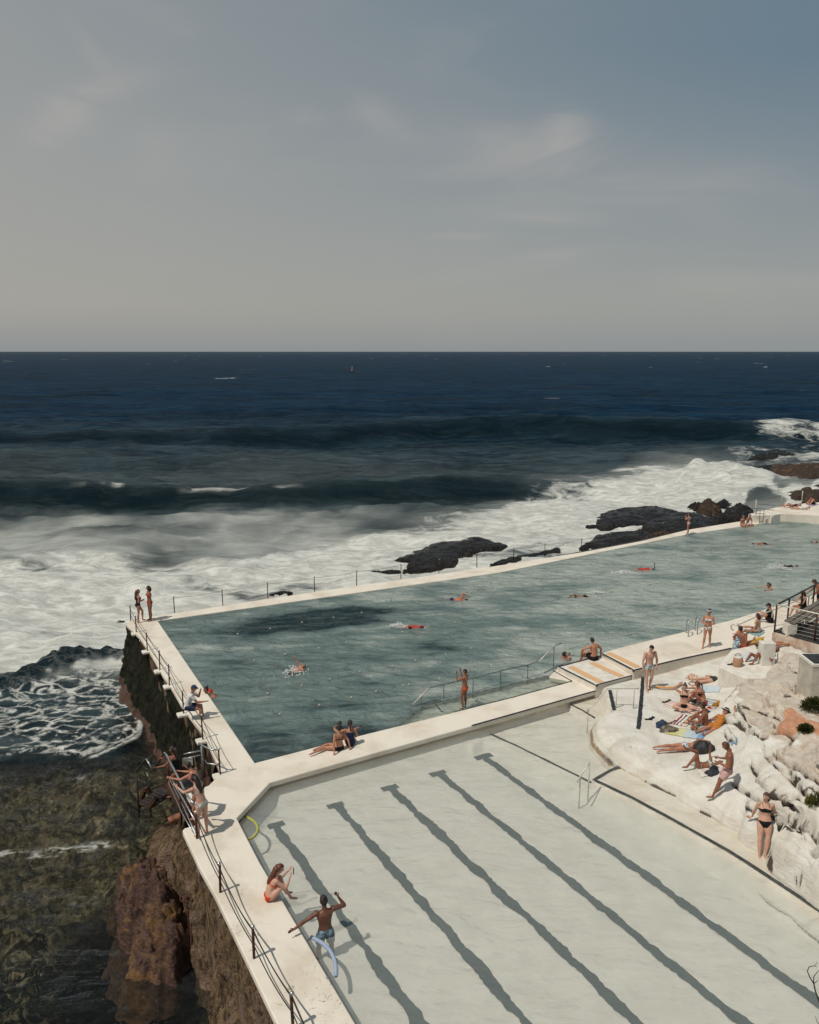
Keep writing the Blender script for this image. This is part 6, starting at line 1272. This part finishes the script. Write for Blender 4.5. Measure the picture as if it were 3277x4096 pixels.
drape('towel',[(2688,2896),(2745,2908),(2790,2872),(2725,2858)],stripes('rainbow_stripe',[W_,(.33,.03,.05),W_,(.08,.05,.16),W_,(.50,.55,.45),(.62,.20,.07),W_,(.45,.50,.45),W_],'u'),'many coloured striped rug left of the cross-legged man','towel')
drape('towel',[(2668,2906),(2660,2936),(2810,2958),(2835,2925)],stripes('yellow_blue',[(.52,.50,.22),(.55,.52,.24),(.58,.56,.35),(.46,.55,.58),(.40,.50,.58),(.20,.33,.52)],'v'),'towel fading from yellow to blue under the cross-legged man','towel')
drape('towel',[(2780,3072),(2808,3112),(2850,3098),(2830,3066)],stripes('white_towel',[W_,(.62,.52,.47),W_]),'thin white towel beneath the woman lying on her back','towel')
drape('towel',[(2690,2985),(2700,3000),(2810,3002),(2810,2985)],stripes('cream_towel',[W_,W_]),'cream towel under the sunbather lying face down','towel')
drape('towel',[(2775,2758),(2800,2745),(2880,2742),(2880,2768)],stripes('pale_blue_towel',[(.42,.52,.60),(.50,.57,.62)]),'pale blue towel under the man beside the platform','towel')
drape('rug',[(2740,2714),(2762,2696),(2792,2704),(2778,2722)],M('brick_pattern',(.50,.24,.15),(.62,.52,.42),14,.9,.1,lo=.47,hi=.53),'small brick red patterned mat lying alone on the rock','mat')
drape('towel',[(2903,2958),(2948,2955),(2948,2975),(2925,2986)],M('light_blue_cloth',(.16,.28,.45),(.30,.42,.55),10,.9,.1),'light blue towel hung on the rock behind the man in pink shorts','towel')
def flat(name,px,z,mat,label,cat,th=.02):
    P=[G(x,y,z) for x,y in px]; b=MB(); b.prism([(p.x,p.y) for p in P],z,z+th); return b.build(name,mat,label=label,cat=cat)
flat('towel',[(2965,2630),(3000,2608),(3040,2618),(3060,2655),(3020,2650)],TBZ+.002,M('white_blue_print',(.62,.66,.68),(.34,.42,.52),16,.9,.1,lo=.5,hi=.55),'white towel with blue print on the sun platform','towel')
flat('towel',[(3002,2573),(3030,2552),(3060,2549),(3035,2571)],.46 if False else TBZ+.004,M('yellow_cloth',(.55,.36,.05),(.45,.28,.05),12,.9,.1),'yellow towel between the sunbathers on the platform','towel')
flat('mat',[(2985,2530),(3010,2514),(3060,2530),(3035,2548)],.455,M('teal_mat',(.20,.34,.36),(.26,.40,.40),12,.9,.1),'pale teal mat under the woman in the patterned dress','mat')
flat('towel',[(3225,2019),(3262,2012),(3277,2018),(3250,2027)],TE+.003,M('lilac_cloth',(.42,.38,.52),None),'lilac towel on the far terrace','towel')
# towel over the man's shoulder side
b=MB(); P=[G(2936,2595,.62),G(2960,2612,.50),G(2950,2600,.9),G(2985,2530,1.15),G(2968,2518,1.2)]
pts=[G(2938,2600,.50),G(2944,2578,.68),G(2956,2548,.90),G(2968,2528,1.05)]
b.tube(pts,[.09,.12,.11,.08],10,flat=.35); b.build('draped_towel',M('striped_blue_towel',(.08,.14,.20),(.40,.47,.50),18,.9,.1,lo=.5,hi=.54),smooth=True,label='long blue striped towel draped beside the man in red trunks',cat='towel')
b=MB(); b.tube([G(2938,2562,.60),G(2946,2542,.78),G(2956,2524,.95)],[.07,.10,.07],10,flat=.4); b.build('draped_towel',M('red_orange_towel',(.45,.07,.05),(.55,.25,.08),12,.9,.1),smooth=True,label='red and orange towel hanging behind the blue striped one',cat='towel')
def heap(name,px,size,mat,label,cat,z=None,par=None,seed=0):
    p=GT(*px) if z is None else G(px[0],px[1],z); sx,sy,sz=size; n=22; vs=[];fs=[]
    b=MB(); b.ball((0,0,0),(1,1,1),n); V=np.array(b.v); d=1+.30*fbm(V[:,0]*1.6+seed,V[:,1]*1.6,V[:,2]*1.6,4)
    V=V*d[:,None]*np.array([sx/2,sy/2,sz]); V[:,2]=np.maximum(V[:,2],-.02)
    b.v=[tuple(Vector(v)+p) for v in V]; return b.build(name,mat,par,True,label=label,cat=cat)
heap('clothes_pile',(2648,2908),(.42,.34,.22),M('navy_cloth',(.02,.035,.07),(.05,.07,.11),20,.9,.1),'dark navy bundle of clothes at the left end of the yellow towel','clothes',seed=1)
heap('clothes_pile',(2668,2908),(.22,.16,.13),M('orange_cloth',(.60,.13,.02),None,20,.9,.1),'small bright orange cloth beside the navy bundle','clothes',seed=2)
heap('clothes_pile',(2672,2925),(.58,.36,.20),M('taupe_cloth',(.24,.20,.16),(.10,.085,.07),8,.9,.1,lo=.45,hi=.55),'crumpled taupe clothes pile at the edge of the yellow towel','clothes',seed=3)
T=empty('backpack',GT(2815,2998),label='big black backpack lying behind the face-down sunbather',cat='backpack')
heap('bag_body',(2806,3006),(.52,.46,.34),M('black_nylon',(.012,.012,.014),(.03,.03,.034),14,.6,.4),None,None,par=T,seed=5); heap('front_pocket',(2840,3004),(.30,.26,.24),M('black_nylon',(0,0,0)),None,None,par=T,seed=6)
T=empty('day_bag',GT(2850,3090),label='small charcoal bag between the woman on her back and the man in pink shorts',cat='bag')
heap('bag_body',(2852,3096),(.44,.30,.12),M('charcoal_mesh',(.035,.04,.048),(.015,.016,.02),30,.7,.3),None,None,par=T,seed=8); heap('flap',(2858,3084),(.26,.18,.15),MBLACK,None,None,par=T,seed=9)
def tote():
    T=empty('straw_bag',G(2950,2663,TBZ),label='tan straw bucket bag with black trim on the sun platform',cat='bag'); c=G(2950,2663,TBZ)
    b=MB(); b.lathe([(.17,0),(.18,.05),(.165,.20),(.15,.32),(.13,.32),(.13,.25)],c,18); b.build('basket',M('straw',(.42,.26,.16),(.34,.20,.12),40,.9,.1),T,True)
    b=MB(); b.lathe([(.14,.30),(.15,.37),(.12,.38),(.03,.36)],c,16); b.build('lining',MWHITE,T,True)
    b=MB(); b.tube([c+Vector((.12*math.cos(a),.03,.34+.12*math.sin(a))) for a in np.linspace(0,math.pi,9)],.012,6); b.tube([c+Vector((.14,0,.34)),c+Vector((.19,-.05,.15))],.014,6); b.build('handle',MBLACK,T,True)
tote()
def shoes(label,px,z,mat,s=.24,cat='shoes',ang=.4):
    p=GT(*px) if z is None else G(px[0],px[1],z); T=empty('shoe_pair',p,label=label,cat=cat)
    for k in(-1,1):
        c=p+Vector((.07*k,.05*k,0)); b=MB(); d=Vector((math.cos(ang+k*.3),math.sin(ang+k*.3),0)); b.tube([c-d*s/2+Vector((0,0,.03)),c+Vector((0,0,.03)),c+d*s/2+Vector((0,0,.02))],[.04,.035,.05],8,flat=.45); b.tube([c+d*.02+Vector((0,.045,.02)),c+d*.04+Vector((0,0,.08)),c+d*.02+Vector((0,-.045,.02))],.010,6); b.build('shoe',mat,T,True)
shoes('dark sandals on the rock left of the pink striped towel',(2668,2808),None,M('brown_leather',(.05,.03,.022),None))
shoes('dark flip-flops lying alone between the black line and the yellow towel',(2601,2877),None,MBLACK)
shoes('dark shoes beside the tan straw bag',(2928,2658),TBZ,M('dark_shoe',(.03,.028,.03),None))
shoes('brown sandals at the corner of the many coloured rug',(2690,2892),None,M('tan_leather',(.12,.08,.05),None))
# picnic bits
p=GT(2838,2837); T=empty('fruit_plate',p,label='round plate of cut watermelon next to the red bottle',cat='plate')
b=MB(); b.lathe([(.05,.0),(.14,.02),(.15,.03),(.14,.025)],p+Vector((0,0,.02)),20); b.build('plate',MWHITE,T,True); b=MB()
for i in range(9): a=i*.7; b.box(p+Vector((.07*math.cos(a)*(i%3+1)/3,.07*math.sin(a)*(i%3+1)/3,.055)),(.06,.045,.035),rz=a)
b.build('melon_piece',M('melon_red',(.55,.06,.03),None),T)
def bottle(label,px,m,h=.24,r=.035): p=GT(*px); b=MB(); b.lathe([(r,0),(r,h*.65),(r*.45,h*.8),(r*.45,h)],p+Vector((0,0,.02)),12); b.build('bottle',m,smooth=True,label=label,cat='bottle')
bottle('red drink bottle standing beside the watermelon plate',(2822,2828),M('red_plastic',(.42,.02,.03),None,rough=.3)); bottle('pale pink bottle by the knees of the woman in sunglasses',(2790,2822),M('pink_plastic',(.62,.36,.34),None,rough=.3),.26)
heap('pouch',(2862,2826),(.28,.20,.12),M('brown_pouch',(.30,.14,.03),None,20,.9,.1),'ochre brown pouch behind the watermelon plate','pouch',seed=12)
heap('orange_fruit',(2872,2814),(.13,.13,.11),M('orange_peel',(.60,.26,.04),None,rough=.5),'orange fruit lying next to the brown pouch','fruit',seed=13)
heap('baseball_cap',(2828,2852),(.30,.22,.09),NAVY,'navy cap lying below the watermelon plate','cap',seed=14)
heap('clothes_pile',(2782,2812),(.32,.22,.12),BLK,'black clothes between the two seated women','clothes',seed=15)
# pool noodles
def noodle(label,pts,mat,r=.035,z=KIDZ+.02,zs=None):
    P=[G(x,y,(zs[i] if zs else z)) for i,(x,y) in enumerate(pts)]; Q=[]
    for i in range(len(P)-1):
        p0=P[max(i-1,0)];p1=P[i];p2=P[i+1];p3=P[min(i+2,len(P)-1)]
        for k in range(6):
            t=k/6; Q.append(.5*((2*p1)+(p2-p0)*t+(2*p0-5*p1+4*p2-p3)*t*t+(3*p1-p0-3*p2+p3)*t**3))
    Q.append(P[-1]); b=MB(); b.tube(Q,r,12); return b.build('pool_noodle',mat,smooth=True,label=label,cat='pool noodle',group='foam pool noodles')
noodle('yellow green foam noodle curving out from the corner of the wading pool',[(973,3262),(995,3272),(1022,3292),(1031,3318),(1018,3345),(990,3358)],M('yellow_foam',(.42,.42,.12),(.36,.36,.10),20,.8,.2))
noodle('pale blue foam noodle floating beside the man in the wading pool',[(1245,3748),(1285,3770),(1318,3800),(1338,3840),(1344,3875),(1343,3905)],M('blue_foam',(.34,.42,.56),(.30,.38,.52),20,.8,.2),.042)
gp=GT(2690,2748); noodle('orange foam noodle lying on the rock behind the woman lifting her arms',[(2620,2744),(2655,2750),(2690,2750),(2712,2742),(2728,2730)],M('orange_foam',(.62,.34,.13),(.56,.29,.11),20,.8,.2),.04,z=.16)
# ================================================================== PLANTS
def tuft(label,c,size,n,name='shrub',leaf=.05,col1=(.02,.028,.008),col2=(.065,.07,.014),group=None):
    T=empty(name,c,label=label,cat='plant',group=group); b=MB(); rr=random.Random(int(c.x*100)); sx,sy,sz=size
    for i in range(n):
        a=rr.uniform(0,6.283); e=rr.uniform(.0,1.5); q=rr.uniform(.35,1)**.6
        d=Vector((math.cos(a)*math.cos(e)*sx,math.sin(a)*math.cos(e)*sy,math.sin(e)*sz))*q*rr.uniform(.75,1.1); p=c+d; nn=(d.normalized()+Vector((rr.uniform(-.5,.5),rr.uniform(-.5,.5),rr.uniform(-.2,.6)))).normalized()
        s_=nn.cross(Vector((rr.uniform(-1,1),rr.uniform(-1,1),rr.uniform(-1,1)))).normalized()*leaf*.35
        b.add([p-s_*.4,p+nn*leaf*.6-s_,p+nn*leaf*1.4,p+nn*leaf*.6+s_],[(0,1,2,3)])
    b.build('foliage',M('leaf_'+str(col2),col1,col2,6,.7,.2),T)
    b=MB()
    for i in range(6): a=i*1.05; b.tube([c-Vector((0,0,.06)),c+Vector((math.cos(a)*sx*.6,math.sin(a)*sy*.6,sz*.5))],[.015,.005],5)
    b.build('stem',M('twig_brown',(.06,.04,.025),None),T)
tuft('big dark green cushion plant beside the beige box',up(GT(3262,2838),.0),(.42,.36,.34),2600)
tuft('small round green tuft growing on the orange patch of rock',up(GT(3225,2925),.0),(.22,.2,.18),1300)
tuft('yellow green plant hanging in the cleft at the right edge',up(GT(3268,3215),-.05),(.24,.24,.30),1300,col2=(.16,.15,.03))
# bare twig rising from the foreground at the lower right
T=empty('bare_twig',G(3345,4300,6),label='thin bare dark twig reaching in from the lower right corner',cat='branch'); z=6.0
def tw(pts,r): 
    b=MB(); b.tube([G(x,y,zz) for x,y,zz in pts],r,6); b.build('twig',M('bark_dark',(.02,.017,.014),None),T,True)
tw([(3360,4250,5.6),(3310,4080,5.9),(3277,4005,6.0),(3262,3965,6.05),(3256,3935,6.1)],[.016,.012,.010,.008,.007])
tw([(3256,3935,6.1),(3240,3910,6.15),(3230,3885,6.2),(3236,3868,6.2),(3255,3863,6.2),(3270,3868,6.2)],[.006,.005,.005,.004,.003,.002])
tw([(3255,3930,6.1),(3256,3905,6.15),(3270,3888,6.2),(3280,3880,6.2)],[.005,.004,.003,.002]); tw([(3236,3868,6.2),(3262,3862,6.22),(3268,3848,6.25)],[.003,.002,.0015]); tw([(3290,4120,6.0),(3268,4085,6.1),(3262,4065,6.15)],[.005,.003,.002]); tw([(3258,3933,6.1),(3274,3920,6.15)],[.004,.002])
# ================================================================== BUOY, SPLASHES
p=G(1409,1484,SEA+.3); k_=abs(p.y)/F
T=empty('channel_buoy',p,label='tiny orange and white buoy far out towards the horizon',cat='buoy')
b=MB(); b.lathe([(2.6*k_,-1.5*k_),(3.0*k_,2*k_),(2.4*k_,7*k_),(1.8*k_,8*k_)],p,12); b.build('float_body',M('buoy_orange',(.55,.24,.10),None),T,True)
b=MB(); b.lathe([(1.8*k_,8*k_),(1.0*k_,14*k_),(.3*k_,17*k_)],p,12); b.build('top_mark',M('buoy_pale',(.62,.48,.38),None),T,True)
MSPL=M('white_splash',(.72,.74,.72),None,rough=.6)
def splash(label,px,sx,sy,n,h=.18,z=LAPZ):
    c=G(*px,z); b=MB(); rr=random.Random(int(px[0]))
    for i in range(n):
        g1,g2=rr.gauss(0,.45),rr.gauss(0,.45); p=c+Vector((g1*sx,g2*sy,abs(rr.gauss(0,.5))*h*max(0,1-abs(g1)))); s=rr.uniform(.008,.035)
        b.ball(p,(s,s,s*.7),4)
    b.build('splash',MSPL,label=label,cat='splash',kind='stuff')
splash('white splash behind the swimmer with the blue and white cap',(3105,2277),.9,.35,500,.35)
splash('white splash at the feet of the snorkeller',(2498,2292),.8,.3,350)
splash('white splash round the head of the swimmer in the red vest',(1590,2506),.45,.22,350)
splash('small splash at the feet of the dark swimmer reaching left',(2388,2372),.55,.2,220)
splash('small splash beside the backstroke swimmer',(1175,2690),.5,.5,260,.2)
